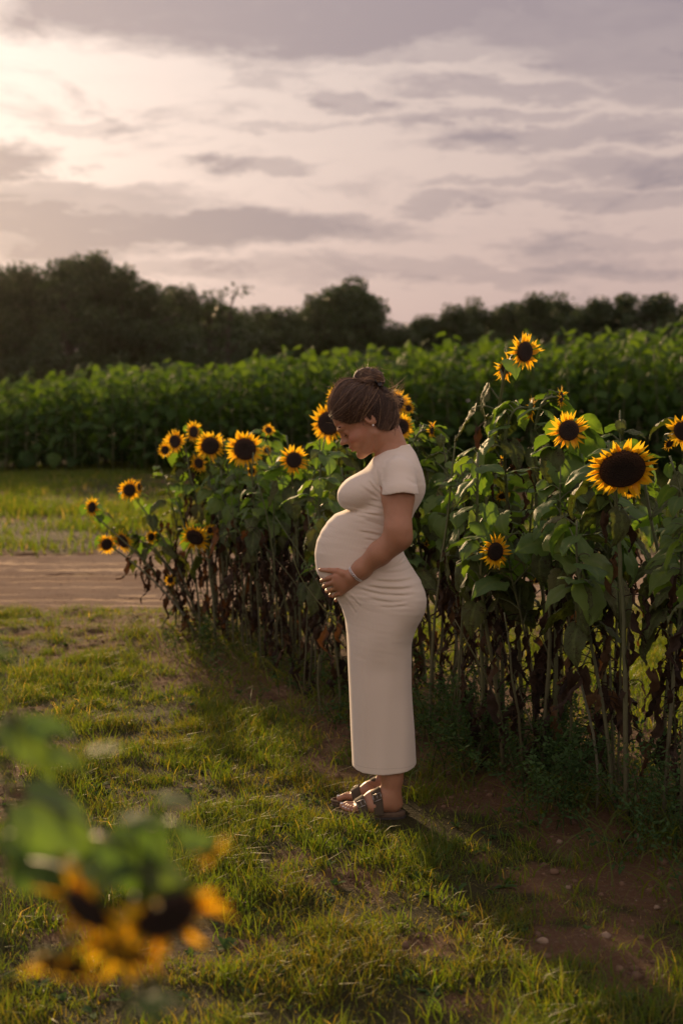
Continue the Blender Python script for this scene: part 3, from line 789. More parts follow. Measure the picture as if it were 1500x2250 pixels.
    # flowerless and cut plants that fill the row
    G2 = 'flowerless sunflower stalks in the near row'
    r = np.random.default_rng(77); k = 0
    NEARBY = [(390, 'below the two touching blooms'), (440, 'below the ragged nodding bloom'), (500, 'just left of the widest left bloom'), (545, 'below the widest left bloom'), (600, 'between the two left blooms'),
              (650, 'below the oval bloom'), (700, 'left of the womans belly'), (760, 'behind the womans belly'), (830, 'behind the womans back'), (900, 'behind the womans hips'), (960, 'just right of the woman'),
              (1030, 'left of the bright low bloom'), (1090, 'below the bright low bloom'), (1150, 'below the tallest sunflower'), (1200, 'left of the round bloom'), (1250, 'below the round bloom'),
              (1310, 'left of the largest bloom'), (1370, 'below the largest bloom'), (1430, 'right of the largest bloom'), (1500, 'at the right picture edge'), (1600, 'beyond the right picture edge')]
    for sub, s in enumerate((.05, .30, .58)):
        y = 3.5 + r.uniform(0, .2)
        while y < 9.8:
            x = row_x(y) + s / .903 + r.normal(0, .05); yy = y + r.normal(0, .06)
            f = (x / yy * FPX) + 750
            crosses = False
            for t_ in np.linspace(0, 1, 14):
                qx, qy = pix(np.array([x, yy, 1.4 * t_])); crosses |= any((qx - b_[0]) ** 2 + (qy - b_[1]) ** 2 < (b_[2] * .8) ** 2 and yy < b_[3] + .03 and b_[2] > 24 for b_ in BLOOMS)
            if crosses and sub == 0 and r.random() < .9: y += .07; continue
            if f < 1660:
                leftish = yy > 7.4
                H = r.uniform(1.16, 1.50) - (.12 if leftish else 0) + (.05 if sub > 0 else -.06)
                if yy < 4.7: H -= .12
                if yy > 9.1: H -= .18 * r.random()
                cut = r.random() < .12
                top = np.array([x + r.normal(-.02 - (.10 if yy > 9 else 0), .09), yy + r.normal(0, .08), H])
                dn_, sh_ = min((abs(f - q[0]), q[1]) for q in NEARBY)
                sub_ = ('at the row front', 'mid row', 'at the row back')[sub]
                lab = (('leafless cut stalk ' if cut else 'leafy flowerless sunflower ') + sub_ + ', ' + sh_)
                sunflower((x, yy), [], lab, G2, top=top, seed=500 + k, n_green=0 if cut else int(r.integers(16, 23)), green_from=.56, leaf=r.uniform(.12, .16) if not leftish else r.uniform(.11, .145),
                          n_dead=int(r.integers(8, 13)), r0=r.uniform(.006, .011)); k += 1
                for _q in range(int(r.integers(0, 3))):       # thin bare stalks leaning beside it
                    x2, y2 = x + r.normal(0, .07), yy + r.normal(0, .07)
                    sunflower((x2, y2), [], 'thin bare leaning stalk ' + sub_ + ', ' + sh_, G2, top=np.array([x2 + r.normal(0, .21), y2 + r.normal(0, .14), r.uniform(.6, 1.1)]),
                              seed=900 + k, n_green=0, n_dead=int(r.integers(2, 6)), r0=r.uniform(.004, .0065), green_from=.9); k += 1
            y += (r.uniform(.14, .28) if sub < 2 else r.uniform(.22, .40)) * (.62 if y > 8.3 else 1)
    print('fillers', k)
build_row()

def build_foreground():
    G = 'blurred sunflowers close to the camera'
    D = 1.16
    def h(px, py, dia, yaw, pit, v, dd=D): return (at(px, py, dd), head_dir(yaw, pit), dia * dd / FPX / 2, v)
    def lf(px, py, azi, size, pitch=-.2, roll=0.0, k=0, dd=D): return (at(px, py, dd), azi, size * dd / FPX, pitch, roll, k)
    sunflower((-.29, 1.24), [h(190, 2000, 280, -35, 30, 5, 1.12), h(135, 2125, 220, -15, 50, 6, 1.14)],
              'blurred sunflower with drooping orange blooms in the bottom left corner, nearest the camera', G, seed=4001, n_green=2, green_from=.9, leaf=.035, n_dead=0, r0=.006,
              extra_leaves=[lf(60, 1760, -.1, 210, -.40, .5, 1), lf(200, 1850, 3.0, 170, -.5, -.2, 4, 1.2), lf(40, 1900, .1, 190, -.35, .6, 7, 1.2), lf(0, 1840, .2, 150, -.7, .3, 3, 1.2), lf(200, 1860, .5, 110, -.9, 0, 2, 1.22)])
    sunflower((-.13, 1.22), [h(368, 2015, 300, 28, 32, 6, 1.12), h(262, 2095, 240, -20, 46, 5, 1.14), h(462, 1872, 110, 60, 35, 5, 1.18)],
              'blurred sunflower with ragged orange blooms right of the nearest one, bottom left', G, seed=4012, n_green=2, green_from=.9, leaf=.035, n_dead=0, r0=.005,
              extra_leaves=[lf(270, 1795, .05, 130, -.10, .1, 5), lf(352, 1750, -.1, 95, -.12, .1, 5), lf(330, 1805, -.4, 120, -1.1, .2, 0), lf(240, 1850, -.3, 170, -.5, .5, 4), lf(400, 1850, .3, 95, .05, .7, 3), lf(320, 1890, .5, 150, -.25, .5, 1, 1.2), lf(300, 2210, .2, 120, .15, .2, 5)])
    sunflower((-.385, 1.27), [], 'blurred leafy sunflower stalk at the left edge, upright bright leaves', G, top=at(28, 1600, 1.25), seed=4003, n_green=1, green_from=.9, leaf=.04, n_dead=0, r0=.005,
              extra_leaves=[lf(25, 1590, -.2, 170, -.75, .2, 0, 1.25), lf(60, 1590, .0, 110, -.1, .6, 5, 1.25), lf(115, 1652, -.1, 90, -.35, .3, 0, 1.25), lf(195, 1650, .15, 90, .15, .1, 5, 1.25), lf(-35, 1418, .0, 90, -.3, .2, 5, 1.25), lf(0, 1600, -2.8, 150, -1.1, .1, 6, 1.25)])
build_foreground()

# ------------------------------------------------------------------ the far crop
def build_crop():
    def plant(seed, H):
        r = np.random.default_rng(seed); S = Bag(); F = Bag()
        st = bez(np.zeros(3), np.array([0, 0, H * .4]), np.array([r.normal(0, .05), r.normal(0, .05), H * .75]), np.array([r.normal(0, .12), r.normal(0, .12), H]), 8)
        v, q, t = tube(st, np.linspace(.016, .008, 8), 4); S.add(v, q, t, .6)
        az = r.uniform(0, 6)
        n = 24
        for k in range(n):
            t_ = .12 + .88 * k / (n - 1); az += 2.4; a = np.array([np.interp(t_, np.linspace(0, 1, 8), st[:, c]) for c in range(3)])
            pl = r.uniform(.08, .24) * (1.1 - .6 * t_); e = a + np.array([math.cos(az) * pl, math.sin(az) * pl, pl * .4])
            V, Q, _ = CL[r.integers(0, 4)]; size = r.uniform(.21, .37) * (1.1 - .40 * t_)
            m = np.array(leaf_matrix((0, 0, 0), az, r.uniform(-1.0, .35), r.normal(0, .35), size))[:3, :3]
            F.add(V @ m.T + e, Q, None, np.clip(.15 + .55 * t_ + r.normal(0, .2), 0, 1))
            v, q, t = tube(np.array([a, e]), .006, 3, False); S.add(v, q, None, .6)
        return S, F
    CL = [leaf_shape(700 + k, nu=6, nv=5, droop=[.5, 1.0, 1.4, .8][k], fold=.3, wide=.44) for k in range(4)]
    var = [plant(800 + k, 1.95 + .07 * k) for k in range(7)]
    meshes = [(s.build('stem', M['stem'], link=False), f.build('foliage', M['crop'], link=False)) for s, f in var]
    r = np.random.default_rng(5)
    def csc(x, y): return (.965 + .010 * np.clip(x + 8, -3, 16)) * (1 + .16 * (fbm(x * .45, y * .45, 111, 2) - .5))
    P = []
    # the crop's near edge runs from far on the left to nearer on the right; rows are parallel to it
    ex, ey = 1 / math.hypot(1, .5), -.5 / math.hypot(1, .5)
    nx, ny = -ey, ex
    o = np.array([-8.2, 32.5])
    for row in range(40):
        off = row * .62 + (0 if row < 12 else (row - 12) * .5)
        for t in np.arange(-24, 34, .40 if row < 10 else .62):
            x = o[0] + ex * (t + r.normal(0, .07)) + nx * (off + r.normal(0, .07)); y = o[1] + ey * t + ny * off + r.normal(0, .06)
            if abs(x) < .275 * y + 2.2: P.append((row, x, y))
            elif row < 16 and (t * 10) % 2 < 1.3: P.append((row + 100, x, y))
    P.sort(key=lambda p: (p[0], p[2]))
    ind, rest = P[:290], P[290:]
    ZONES = [(-60, 'beyond the left picture edge'), (30, 'at the left picture edge'), (120, 'above the left of the dirt track'), (203, 'above the leftmost bloom'), (285, 'above the two back to back blooms'), (370, 'above the two touching blooms'), (430, 'above the half sideways bloom'),
             (540, 'above the widest left bloom'), (646, 'above the oval bloom'), (730, 'above the womans forehead'), (812, 'behind the womans bun'), (885, 'right of the womans bun'), (960, 'right of the womans neck'), (1040, 'left of the tallest sunflower'),
             (1150, 'behind the tallest sunflower'), (1240, 'above the round bloom'), (1366, 'above the largest bloom'), (1470, 'at the right picture edge'), (1600, 'beyond the right picture edge')]
    for i, (row, x, y) in enumerate(ind):
        s, f = meshes[r.integers(0, 7)]
        root = inst('crop_sunflower', s); root.location = (x, y, float(gz(x, y))); root.rotation_euler = (0, 0, r.uniform(0, 6.28))
        sc = r.uniform(.90, 1.04) * csc(x, y); root.scale = (sc, sc, sc)
        fpx = 750 + FPX * x / y
        zn = ZONES[int(np.argmin([abs(fpx - q[0]) for q in ZONES]))][1]
        tag(root, 'unopened green sunflower, ' + ('first', 'second', 'third', 'fourth', 'fifth', 'sixth', 'seventh', 'eighth')[min(row, 7)] + ' row of the far crop, ' + zn, 'sunflower', 'unopened sunflowers along the edge of the far crop')
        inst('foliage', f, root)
    B = Bag()
    for (row, x, y) in rest:
        s, f = var[r.integers(0, 7)]; z = float(gz(x, y)); a = r.uniform(0, 6.28); c, sn = math.cos(a), math.sin(a); sc = r.uniform(.88, 1.08) * csc(x, y)
        V = np.concatenate(f.V) * sc; A = np.concatenate(f.A)
        Q = np.concatenate(f.Q)
        if 7 < row < 100:                    # only the tops show
            keep = (np.arange(24 * 30).reshape(24, 30) >= 12 * 30).ravel(); V = V[keep]; A = A[keep]; Q = Q[24 * 20 // 2:] - 12 * 30
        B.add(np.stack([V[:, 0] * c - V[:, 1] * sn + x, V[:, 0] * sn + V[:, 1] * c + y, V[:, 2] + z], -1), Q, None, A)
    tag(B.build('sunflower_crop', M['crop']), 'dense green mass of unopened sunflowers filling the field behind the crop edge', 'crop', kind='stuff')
    print('crop', len(ind), len(rest))
build_crop()

# ------------------------------------------------------------------ the trees
def build_trees():
    def crown(seed, H, Rr, airy=False, low=.06):
        r = np.random.default_rng(seed); T = Bag(); C = Bag()
        tr = bez(np.zeros(3), np.array([0, 0, H * .3]), np.array([r.normal(0, .6), r.normal(0, .6), H * .6]), np.array([r.normal(0, .5), r.normal(0, .5), H * .9]), 10)
        v, q, t = tube(tr, np.linspace(.38, .06, 10), 7); T.add(v, q, t)
        cl = []
        n = 9 if airy else 46
        for k in range(n):
            t_ = r.uniform(.5, 1) if airy else r.uniform(low, 1)
            a = np.array([np.interp(t_ * .9, np.linspace(0, 1, 10), tr[:, c]) for c in range(3)])
            az = r.uniform(0, 6.28); w = (math.sin(math.pi * min(1, (t_ * .86 + .18))) ** .6) * Rr * r.uniform(.35, 1.08)
            e = a + np.array([math.cos(az) * w, math.sin(az) * w, r.uniform(.02, .10) * H])
            e[2] = min(e[2], H * .95)
            v, q, t = tube(bez(a, a + (e - a) * .4, a + (e - a) * .7 + np.array([0, 0, .4]), e, 6), np.linspace(.11, .03, 6), 5, False); T.add(v, q, None)
            cl.append((e, r.uniform(.9, 1.6) if airy else .75 + 1.5 * r.random() ** 1.5))
        cl.append((tr[-1] + np.array([0, 0, .2]), 1.3))
        for (c, rad) in cl:
            m = int((120 if airy else 330) * (rad / 1.8) ** 2)
            d = r.normal(0, 1, (m, 3)); d /= np.linalg.norm(d, axis=1, keepdims=True)
            rr = rad * r.uniform(.25, 1.0, m) ** .5 * (1 + .35 * (vnoise(d[:, 0] * 3 + c[0], d[:, 2] * 3 + c[2], seed) - .5))
            p = c + d * rr[:, None] * np.array([1.15, 1.15, .75])
            s = r.uniform(.16, .40, m)[:, None]; a1 = r.normal(0, 1, (m, 3)); a1 /= np.linalg.norm(a1, axis=1, keepdims=True)
            a2 = np.cross(a1, r.normal(0, 1, (m, 3))); a2 /= np.linalg.norm(a2, axis=1, keepdims=True)
            V = np.stack([p - a1 * s * .6, p + a2 * s * .4, p + a1 * s * .6, p - a2 * s * .4], 1).reshape(-1, 3)
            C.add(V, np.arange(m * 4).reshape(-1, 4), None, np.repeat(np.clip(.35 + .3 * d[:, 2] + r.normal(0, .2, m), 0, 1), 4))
        return T, C
    prof_x = [-1200, -800, -400, -200, 0, 40, 90, 140, 215, 290, 330, 390, 430, 470, 510, 560, 610, 660, 700, 760, 830, 865, 900, 950, 1000, 1050, 1110, 1160, 1220, 1280, 1340, 1390, 1450, 1500, 1700, 1900]
    prof_y = [640, 610, 600, 590, 588, 580, 592, 572, 562, 592, 612, 622, 632, 645, 662, 668, 664, 676, 640, 616, 648, 708, 704, 676, 662, 656, 656, 648, 638, 652, 642, 634, 658, 664, 650, 655]
    kinds = [crown(60 + k, 14, 4.6) for k in range(6)]
    kinds.append(crown(90, 14, 3.2, airy=True))
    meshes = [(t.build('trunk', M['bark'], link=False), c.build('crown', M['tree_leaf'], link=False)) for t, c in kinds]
    G = 'trees along the far edge of the field'
    r = np.random.default_rng(3)
    MARKS = [(-1000, 'the wood far beyond the left edge'), (-600, 'the wood beyond the left edge'), (-200, 'the far left end'), (0, 'the left picture edge'), (60, 'the left shoulder'), (215, 'the tallest tree'), (330, 'the slope after the tallest'), (430, 'the small pointed crown'), (515, 'the thin airy tree'), (610, 'the low middle stretch'), (765, 'the round crowned tree'), (870, 'the lowest dip'),
             (960, 'the slope rising after the dip'), (1060, 'the first hump after the dip'), (1150, 'the tallest sunflower'), (1240, 'the broad right hump'), (1370, 'the largest bloom'), (1500, 'the right picture edge'), (1700, 'the far right end'), (2200, 'the wood beyond the right edge')]
    special = {215: ('tallest broad dark tree with a ragged top, left part of the tree line', 'tree'), 515: ('thin airy tree with see through crown standing above its neighbours', 'tree'),
               765: ('round crowned dark tree rising alone in the middle of the tree line', 'tree')}
    px = -1150.0; spots = []
    while px < 2500:
        spots.append(px); px += r.uniform(48, 72)
    used = []
    for p in spots:
        if 480 < p < 545: continue
        used.append((p, None))
    used += [(215, 'a'), (160, None), (270, None), (515, 'b'), (765, 'c'), (735, None), (800, None)]
    used.sort()
    names = []
    for i, (p, sp) in enumerate(used):
        Y = r.uniform(140, 158); top = np.interp(p, prof_x, prof_y) + r.uniform(0, 12)
        k = int(r.integers(0, 6))
        if sp == 'b': k = 6; top = 630; Y = 138
        if sp == 'a': top = 562
        if sp == 'c': top = 614
        b = at(p, 900, Y); z0 = float(gz(b[0], b[1])); H = at(p, top, Y)[2] - z0
        t, c = meshes[k]
        root = inst('tree', t); root.location = (b[0], b[1], z0); root.rotation_euler = (0, 0, r.uniform(0, 6.28))
        w = r.uniform(.85, 1.1) * (1.0 if sp != 'b' else 1.15); root.scale = (w, w, H / 13.3)
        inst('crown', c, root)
        lab = {'a': 'tallest broad dark tree with a ragged top in the left part of the tree line', 'b': 'thin airy tree with a see through crown above its neighbours',
               'c': 'round crowned dark tree rising alone in the middle of the tree line'}.get(sp)
        if lab is None:
            dd_, nm_, x_ = min((abs(p - q[0]), q[1], q[0]) for q in MARKS)
            lab = 'dark bushy tree of tree line, ' + ('left of ' if p < x_ - 8 else 'right of ' if p > x_ + 8 else 'in line with ') + nm_
        tag(root, lab, 'tree', G)
    B = Bag()      # the wood behind, one mass
    for p in np.arange(-1200, 2550, 56):
        Y = r.uniform(166, 184); top = np.interp(p, prof_x, prof_y) + r.uniform(14, 40)
        b = at(p, 900, Y); z0 = float(gz(b[0], b[1])); H = at(p, top, Y)[2] - z0; t, c = kinds[int(r.integers(0, 6))]
        V = np.concatenate(c.V); Q = np.concatenate(c.Q); A = np.concatenate(c.A); a = r.uniform(0, 6.28); cs, sn = math.cos(a), math.sin(a)
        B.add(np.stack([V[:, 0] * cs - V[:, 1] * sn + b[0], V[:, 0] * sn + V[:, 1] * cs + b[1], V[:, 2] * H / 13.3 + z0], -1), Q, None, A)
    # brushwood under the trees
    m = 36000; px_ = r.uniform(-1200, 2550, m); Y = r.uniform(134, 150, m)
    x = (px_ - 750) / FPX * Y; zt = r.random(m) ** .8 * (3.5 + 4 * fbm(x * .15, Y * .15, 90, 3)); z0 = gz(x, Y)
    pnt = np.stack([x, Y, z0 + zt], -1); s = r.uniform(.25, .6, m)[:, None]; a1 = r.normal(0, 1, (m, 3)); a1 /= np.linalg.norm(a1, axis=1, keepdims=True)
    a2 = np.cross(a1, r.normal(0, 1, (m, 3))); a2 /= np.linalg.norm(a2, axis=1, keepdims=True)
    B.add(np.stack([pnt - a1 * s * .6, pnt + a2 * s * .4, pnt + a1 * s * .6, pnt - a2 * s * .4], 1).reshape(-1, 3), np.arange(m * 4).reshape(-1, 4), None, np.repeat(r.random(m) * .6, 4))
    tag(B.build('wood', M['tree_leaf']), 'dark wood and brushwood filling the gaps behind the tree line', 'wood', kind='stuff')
build_trees()


# ------------------------------------------------------------------ haze
def build_haze():
    x0, x1, y0, y1, z0, z1 = -260, 260, -12, 330, -3, 34
    V = [(x, y, z) for x in (x0, x1) for y in (y0, y1) for z in (z0, z1)]
    Q = [(0, 1, 3, 2), (4, 6, 7, 5), (0, 4, 5, 1), (2, 3, 7, 6), (0, 2, 6, 4), (1, 5, 7, 3)]
    m, N = new_mat('thin_air'); out = N.node('ShaderNodeOutputMaterial'); v = N.node('ShaderNodeVolumePrincipled')
    v.inputs['Color'].default_value = (.95, .88, .80, 1); v.inputs['Density'].default_value = HAZE; v.inputs['Anisotropy'].default_value = .78
    N.l.new(v.outputs[0], out.inputs['Volume'])
    o = mk('haze', V, Q, None, m, False); tag(o, 'thin warm evening haze over the field', 'haze', kind='stuff')
HAZE = .00002
build_haze()

# ------------------------------------------------------------------ the woman: distance fields turned into one surface
WY = 5.40                                                # her middle plane
def wp(px, py, Y=WY): return at(px, py, Y)

class Field:
    def __init__(s, lo, hi, h):
        s.h = h; s.ax = [np.arange(lo[k], hi[k], h).astype(np.float32) for k in range(3)]
        s.F = np.full([len(a) for a in s.ax], .5, np.float32)
    def sub(s, lo, hi):
        sl = []
        for k in range(3):
            a = s.ax[k]; i = max(0, int(np.searchsorted(a, lo[k]))); j = min(len(a), int(np.searchsorted(a, hi[k])))
            sl.append(slice(i, max(i, j)))
        X = s.ax[0][sl[0]][:, None, None]; Y = s.ax[1][sl[1]][None, :, None]; Z = s.ax[2][sl[2]][None, None, :]
        return tuple(sl), X, Y, Z
    def add(s, fn, lo, hi, k=.01, op='u'):
        m = k + .012
        sl, X, Y, Z = s.sub([v - m for v in lo], [v + m for v in hi])
        if s.F[sl].size == 0: return
        d = fn(X, Y, Z).astype(np.float32); a = s.F[sl]
        if op == 'u': hh = np.maximum(k - np.abs(a - d), 0) / k; s.F[sl] = np.minimum(a, d) - hh * hh * k * .25
        else:
            d = -d; hh = np.maximum(k - np.abs(a - d), 0) / k; s.F[sl] = np.maximum(a, d) + hh * hh * k * .25
    def cone(s, a, b, ra, rb, k=.01, op='u', sq=None):
        a = np.asarray(a, float); b = np.asarray(b, float); ab = b - a; L2 = max(1e-9, ab @ ab)
        def fn(X, Y, Z):
            t = np.clip(((X - a[0]) * ab[0] + (Y - a[1]) * ab[1] + (Z - a[2]) * ab[2]) / L2, 0, 1)
            return np.sqrt((X - a[0] - t * ab[0]) ** 2 + (Y - a[1] - t * ab[1]) ** 2 + (Z - a[2] - t * ab[2]) ** 2) - (ra + (rb - ra) * t)
        r = max(ra, rb); s.add(fn, np.minimum(a, b) - r, np.maximum(a, b) + r, k, op)
    def chain(s, pts, rs, k=.01):
        for i in range(len(pts) - 1): s.cone(pts[i], pts[i + 1], rs[i], rs[i + 1], k)
    def ell(s, c, axes, rad, k=.01, op='u'):
        "axes: 3x3 rows = unit vectors"
        c = np.asarray(c, float); A = np.asarray(axes, float); rad = np.asarray(rad, float)
        def fn(X, Y, Z):
            q = 0
            for i in range(3): q = q + (((X - c[0]) * A[i, 0] + (Y - c[1]) * A[i, 1] + (Z - c[2]) * A[i, 2]) / rad[i]) ** 2
            return (np.sqrt(q) - 1) * rad.min()
        ext = np.sqrt(((A * rad[:, None]) ** 2).sum(0)); s.add(fn, c - ext, c + ext, k, op)
    def mesh(s):
        F = s.F; nx, ny, nz = F.shape; S = F < 0
        c = np.zeros((nx - 1, ny - 1, nz - 1), np.uint8)
        for i in (0, 1):
            for j in (0, 1):
                for k in (0, 1): c += S[i:nx - 1 + i, j:ny - 1 + j, k:nz - 1 + k]
        act = (c > 0) & (c < 8); I = np.argwhere(act)
        idx = np.full(act.shape, -1, np.int32); idx[act] = np.arange(len(I))
        P = np.zeros((len(I), 3)); W = np.zeros(len(I))
        cor = [(i, j, k) for i in (0, 1) for j in (0, 1) for k in (0, 1)]
        val = {q: F[I[:, 0] + q[0], I[:, 1] + q[1], I[:, 2] + q[2]] for q in cor}
        for q in cor:
            for ax in range(3):
                if q[ax] == 0:
                    p = list(q); p[ax] = 1; p = tuple(p); a, b = val[q], val[p]; m = (a < 0) != (b < 0)
                    t = np.where(m, a / np.where(m, a - b, 1), 0); pos = np.array(q, float)[None] + np.zeros((len(I), 3)); pos[:, ax] = t
                    P[m] += pos[m]; W[m] += 1
        P = P / W[:, None] + I
        o = np.array([a[0] for a in s.ax]); V = o + P * s.h
        Q = []
        for ax in range(3):
            a1, a2 = [(1, 2), (2, 0), (0, 1)][ax]
            sl0 = [slice(None)] * 3; sl1 = [slice(None)] * 3; sl0[ax] = slice(0, -1); sl1[ax] = slice(1, None)
            A_, B_ = S[tuple(sl0)], S[tuple(sl1)]; E = np.argwhere(A_ != B_)
            E = E[(E[:, a1] > 0) & (E[:, a2] > 0) & (E[:, a1] < F.shape[a1] - 1) & (E[:, a2] < F.shape[a2] - 1)]
            ins = S[E[:, 0], E[:, 1], E[:, 2]]
            def cell(d1, d2):
                C = E.copy(); C[:, a1] -= d1; C[:, a2] -= d2; return idx[C[:, 0], C[:, 1], C[:, 2]]
            q = np.stack([cell(1, 1), cell(0, 1), cell(0, 0), cell(1, 0)], -1); q[~ins] = q[~ins][:, ::-1]; Q.append(q)
        Q = np.concatenate(Q); Q = Q[(Q >= 0).all(1)]
        return V, Q

def relax(V, Q, it=2, lam=.5, mask=None):
    V = V.copy()
    for _ in range(it):
        acc = np.zeros_like(V); cnt = np.zeros(len(V))
        for a in range(4):
            b = (a + 1) % 4
            for c in range(3): acc[:, c] += np.bincount(Q[:, a], V[Q[:, b], c], len(V)) + np.bincount(Q[:, b], V[Q[:, a], c], len(V))
            cnt += np.bincount(Q[:, a], None, len(V)) + np.bincount(Q[:, b], None, len(V))
        N_ = acc / np.maximum(cnt, 1)[:, None]
        w = lam if mask is None else (lam * mask)[:, None]
        V += (N_ - V) * w
    return V

# side outline of the trunk of her body, read off the photograph: row, front x, back x, half width (m)
PROF = np.array([
    (976, 845, 899, .050), (984, 836, 905, .060), (992, 830, 911, .076), (1000, 824, 915, .098), (1008, 818, 918, .124), (1018, 811, 922, .148), (1034, 803, 928, .163),
    (1050, 797, 932, .166), (1068, 792, 935, .160), (1085, 789, 933, .152), (1104, 788, 924, .147), (1116, 782, 917, .144), (1122, 757, 912, .142), (1129, 736, 909, .141), (1146, 719, 902, .140),
    (1167, 705, 894, .139), (1189, 695, 887, .140), (1213, 691, 886, .145), (1234, 691.6, 898, .152), (1254, 695, 911, .162), (1275, 705, 925, .171), (1292, 717, 931, .176), (1309, 733, 934, .180), (1318, 741, 935, .181),
    (1335, 750, 933, .182), (1357, 757, 925, .180), (1388, 761, 912, .174), (1412, 762.5, 905, .168), (1460, 764, 903, .158), (1520, 765.5, 905, .152), (1600, 768, 912, .148), (1674, 772, 916, .146), (1700, 773, 917, .146)], float)
_pz = np.array([wp(750, p)[2] for p in PROF[:, 0]])[::-1]
_pf = (PROF[:, 1] - 750)[::-1] * WY / FPX; _pb = (PROF[:, 2] - 750)[::-1] * WY / FPX; _pw = PROF[:, 3][::-1]
_zz = np.linspace(_pz[0], _pz[-1], 1400)
def _smooth(v, w):
    k = np.hanning(w); k /= k.sum(); return np.convolve(np.pad(v, w // 2, 'edge'), k, 'valid')[:len(v)]
_ff = _smooth(np.interp(_zz, _pz, _pf), 15); _bb = _smooth(np.interp(_zz, _pz, _pb), 41); _wwid = _smooth(np.interp(_zz, _pz, _pw), 51)
# perspective: at() is not exactly linear in the row, fine for the tolerance here
def trunk(X, Y, Z, grow=0.0):
    f = np.interp(Z, _zz, _ff) - grow; b = np.interp(Z, _zz, _bb) + grow; w = np.interp(Z, _zz, _wwid) + grow
    back = np.minimum(.115, (b - f) * .5); xc = b - back; af = xc - f
    u = np.where(X < xc, (X - xc) / af, (X - xc) / back)
    p = 2.25
    r = (np.abs(u) ** p + np.abs((Y - WY) / w) ** p) ** (1 / p)
    return (r - 1) * np.minimum(w, np.minimum(af, back)) * 1.0

def sidez(px, py): return wp(px, py)[2]
# folds in the cloth: start px, end px, rows, depth (m), width (m), seen from the camera's side
FOLDS = [
    ((752, 1121), (800, 1128), (842, 1134), .0050, .0042), ((768, 1131), (805, 1136), (842, 1150), .0028, .0055), ((800, 1143), (820, 1146), (842, 1156), .0030, .0045), ((790, 1168), (815, 1170), (842, 1178), .0030, .0045),
    ((803, 1184), (815, 1185), (835, 1190), .0024, .004), ((800, 1206), (812, 1206), (822, 1210), .0018, .004), ((795, 1070), (815, 1085), (838, 1100), .0025, .006), ((812, 1060), (822, 1075), (838, 1088), .0030, .005), ((816, 1098), (828, 1100), (840, 1103), .0022, .004), ((808, 1110), (825, 1113), (840, 1118), .0022, .004),
    ((870, 1240), (885, 1232), (893, 1224), .0028, .004), ((850, 1250), (875, 1243), (900, 1236), .0026, .005), ((815, 1272), (860, 1279), (912, 1272), .0036, .0052), ((803, 1284), (850, 1295), (912, 1289), .0040, .0052),
    ((790, 1292), (845, 1309), (912, 1303), .0036, .005), ((812, 1312), (850, 1322), (890, 1317), .0020, .005), ((830, 1328), (860, 1333), (900, 1324), .0016, .005), ((840, 1256), (870, 1257), (905, 1252), .0022, .005),
    ((760, 1318), (772, 1330), (780, 1345), .0018, .006), ((772, 1312), (782, 1320), (790, 1330), .0016, .005),
    ((828, 1028), (827, 1048), (838, 1078), .0030, .005)]
def fold_disp(X, Y, Z):
    out = 0
    for (a, b, c, dep, wid) in FOLDS:
        P = bez(np.array(a, float), np.array(a, float) * .33 + np.array(b, float) * .67, np.array(b, float) * .67 + np.array(c, float) * .33, np.array(c, float), 9)
        xs = (P[:, 0] - 750) * (WY - .12) / FPX; zs = np.array([wp(p[0], p[1], WY - .12)[2] for p in P])
        o = np.argsort(xs); xs, zs = xs[o], zs[o]
        zc = np.interp(X, xs, zs); L = xs[-1] - xs[0]
        if L < .03:
            zc = zs.mean(); o2 = np.argsort(zs); xc = np.interp(Z, zs[o2], xs[o2]); q = (X - xc) / wid; win = sstep(Z, zs.min() - .005, zs.min() + .02) * (1 - sstep(Z, zs.max() - .02, zs.max() + .005))
        else:
            q = (Z - zc) / wid; win = sstep(X, xs[0] - .012, xs[0] + L * .25) * (1 - sstep(X, xs[-1] - L * .25, xs[-1] + .012))
        out = out + dep * win * (np.exp(-q * q) - .75 * np.exp(-(q - 2.0) ** 2 / 1.6))
    return out * sstep(-(Y - WY), -.02, .05)

# arm joints (near arm = her left)
SH = wp(874, 1040, 5.262); EL = wp(874, 1180, 5.185); WR = wp(775, 1267, 5.243)
TH = R(38); EAR = wp(809, 921)
FW = np.array([-math.cos(TH), 0, -math.sin(TH)]); UP = np.array([-math.sin(TH), 0, math.cos(TH)]); SD = np.array([0, 1.0, 0])
HAX = np.stack([FW, SD, UP])
def hp(u, w, v): return EAR + FW * u + SD * w + UP * v
HB_V = np.array([-.115, -.108, -.100, -.090, -.078, -.066, -.054, -.035, -.015, .010, .033, .060, .087, .110, .130, .142])
HB_F = np.array([.040, .072, .098, .112, .115, .112, .113, .110, .107, .108, .113, .115, .106, .085, .050, .010])
HB_B = np.array([.02, .01, .0, -.01, -.02, -.035, -.05, -.068, -.08, -.09, -.095, -.095, -.09, -.08, -.06, -.02])
HB_W = np.array([.020, .030, .038, .045, .051, .056, .060, .065, .069, .072, .073, .073, .069, .058, .040, .012])
def loft_head(V_, F_, B_, W_, uc=.015, p=2.1, taper=0.0):
    zz = np.linspace(V_[0], V_[-1], 400)
    f = _smooth(np.interp(zz, V_, F_), 21); b = _smooth(np.interp(zz, V_, B_), 21); w = _smooth(np.interp(zz, V_, W_), 21)
    def fn(U, Wd, V):
        ff = np.interp(V, zz, f); bb = np.interp(V, zz, b); ww = np.interp(V, zz, w)
        c = np.clip(uc, bb + .012, ff - .012)
        q = np.where(U > c, (U - c) / (ff - c), (U - c) / (c - bb))
        r = (np.abs(q) ** p + np.abs(Wd / ww) ** p) ** (1 / p)
        d = (r - 1) * np.minimum(ww, np.minimum(ff - c, c - bb))
        return np.maximum(d, np.maximum(V - zz[-1], zz[0] - V))
    return fn
head_f = loft_head(HB_V, HB_F, HB_B, HB_W)
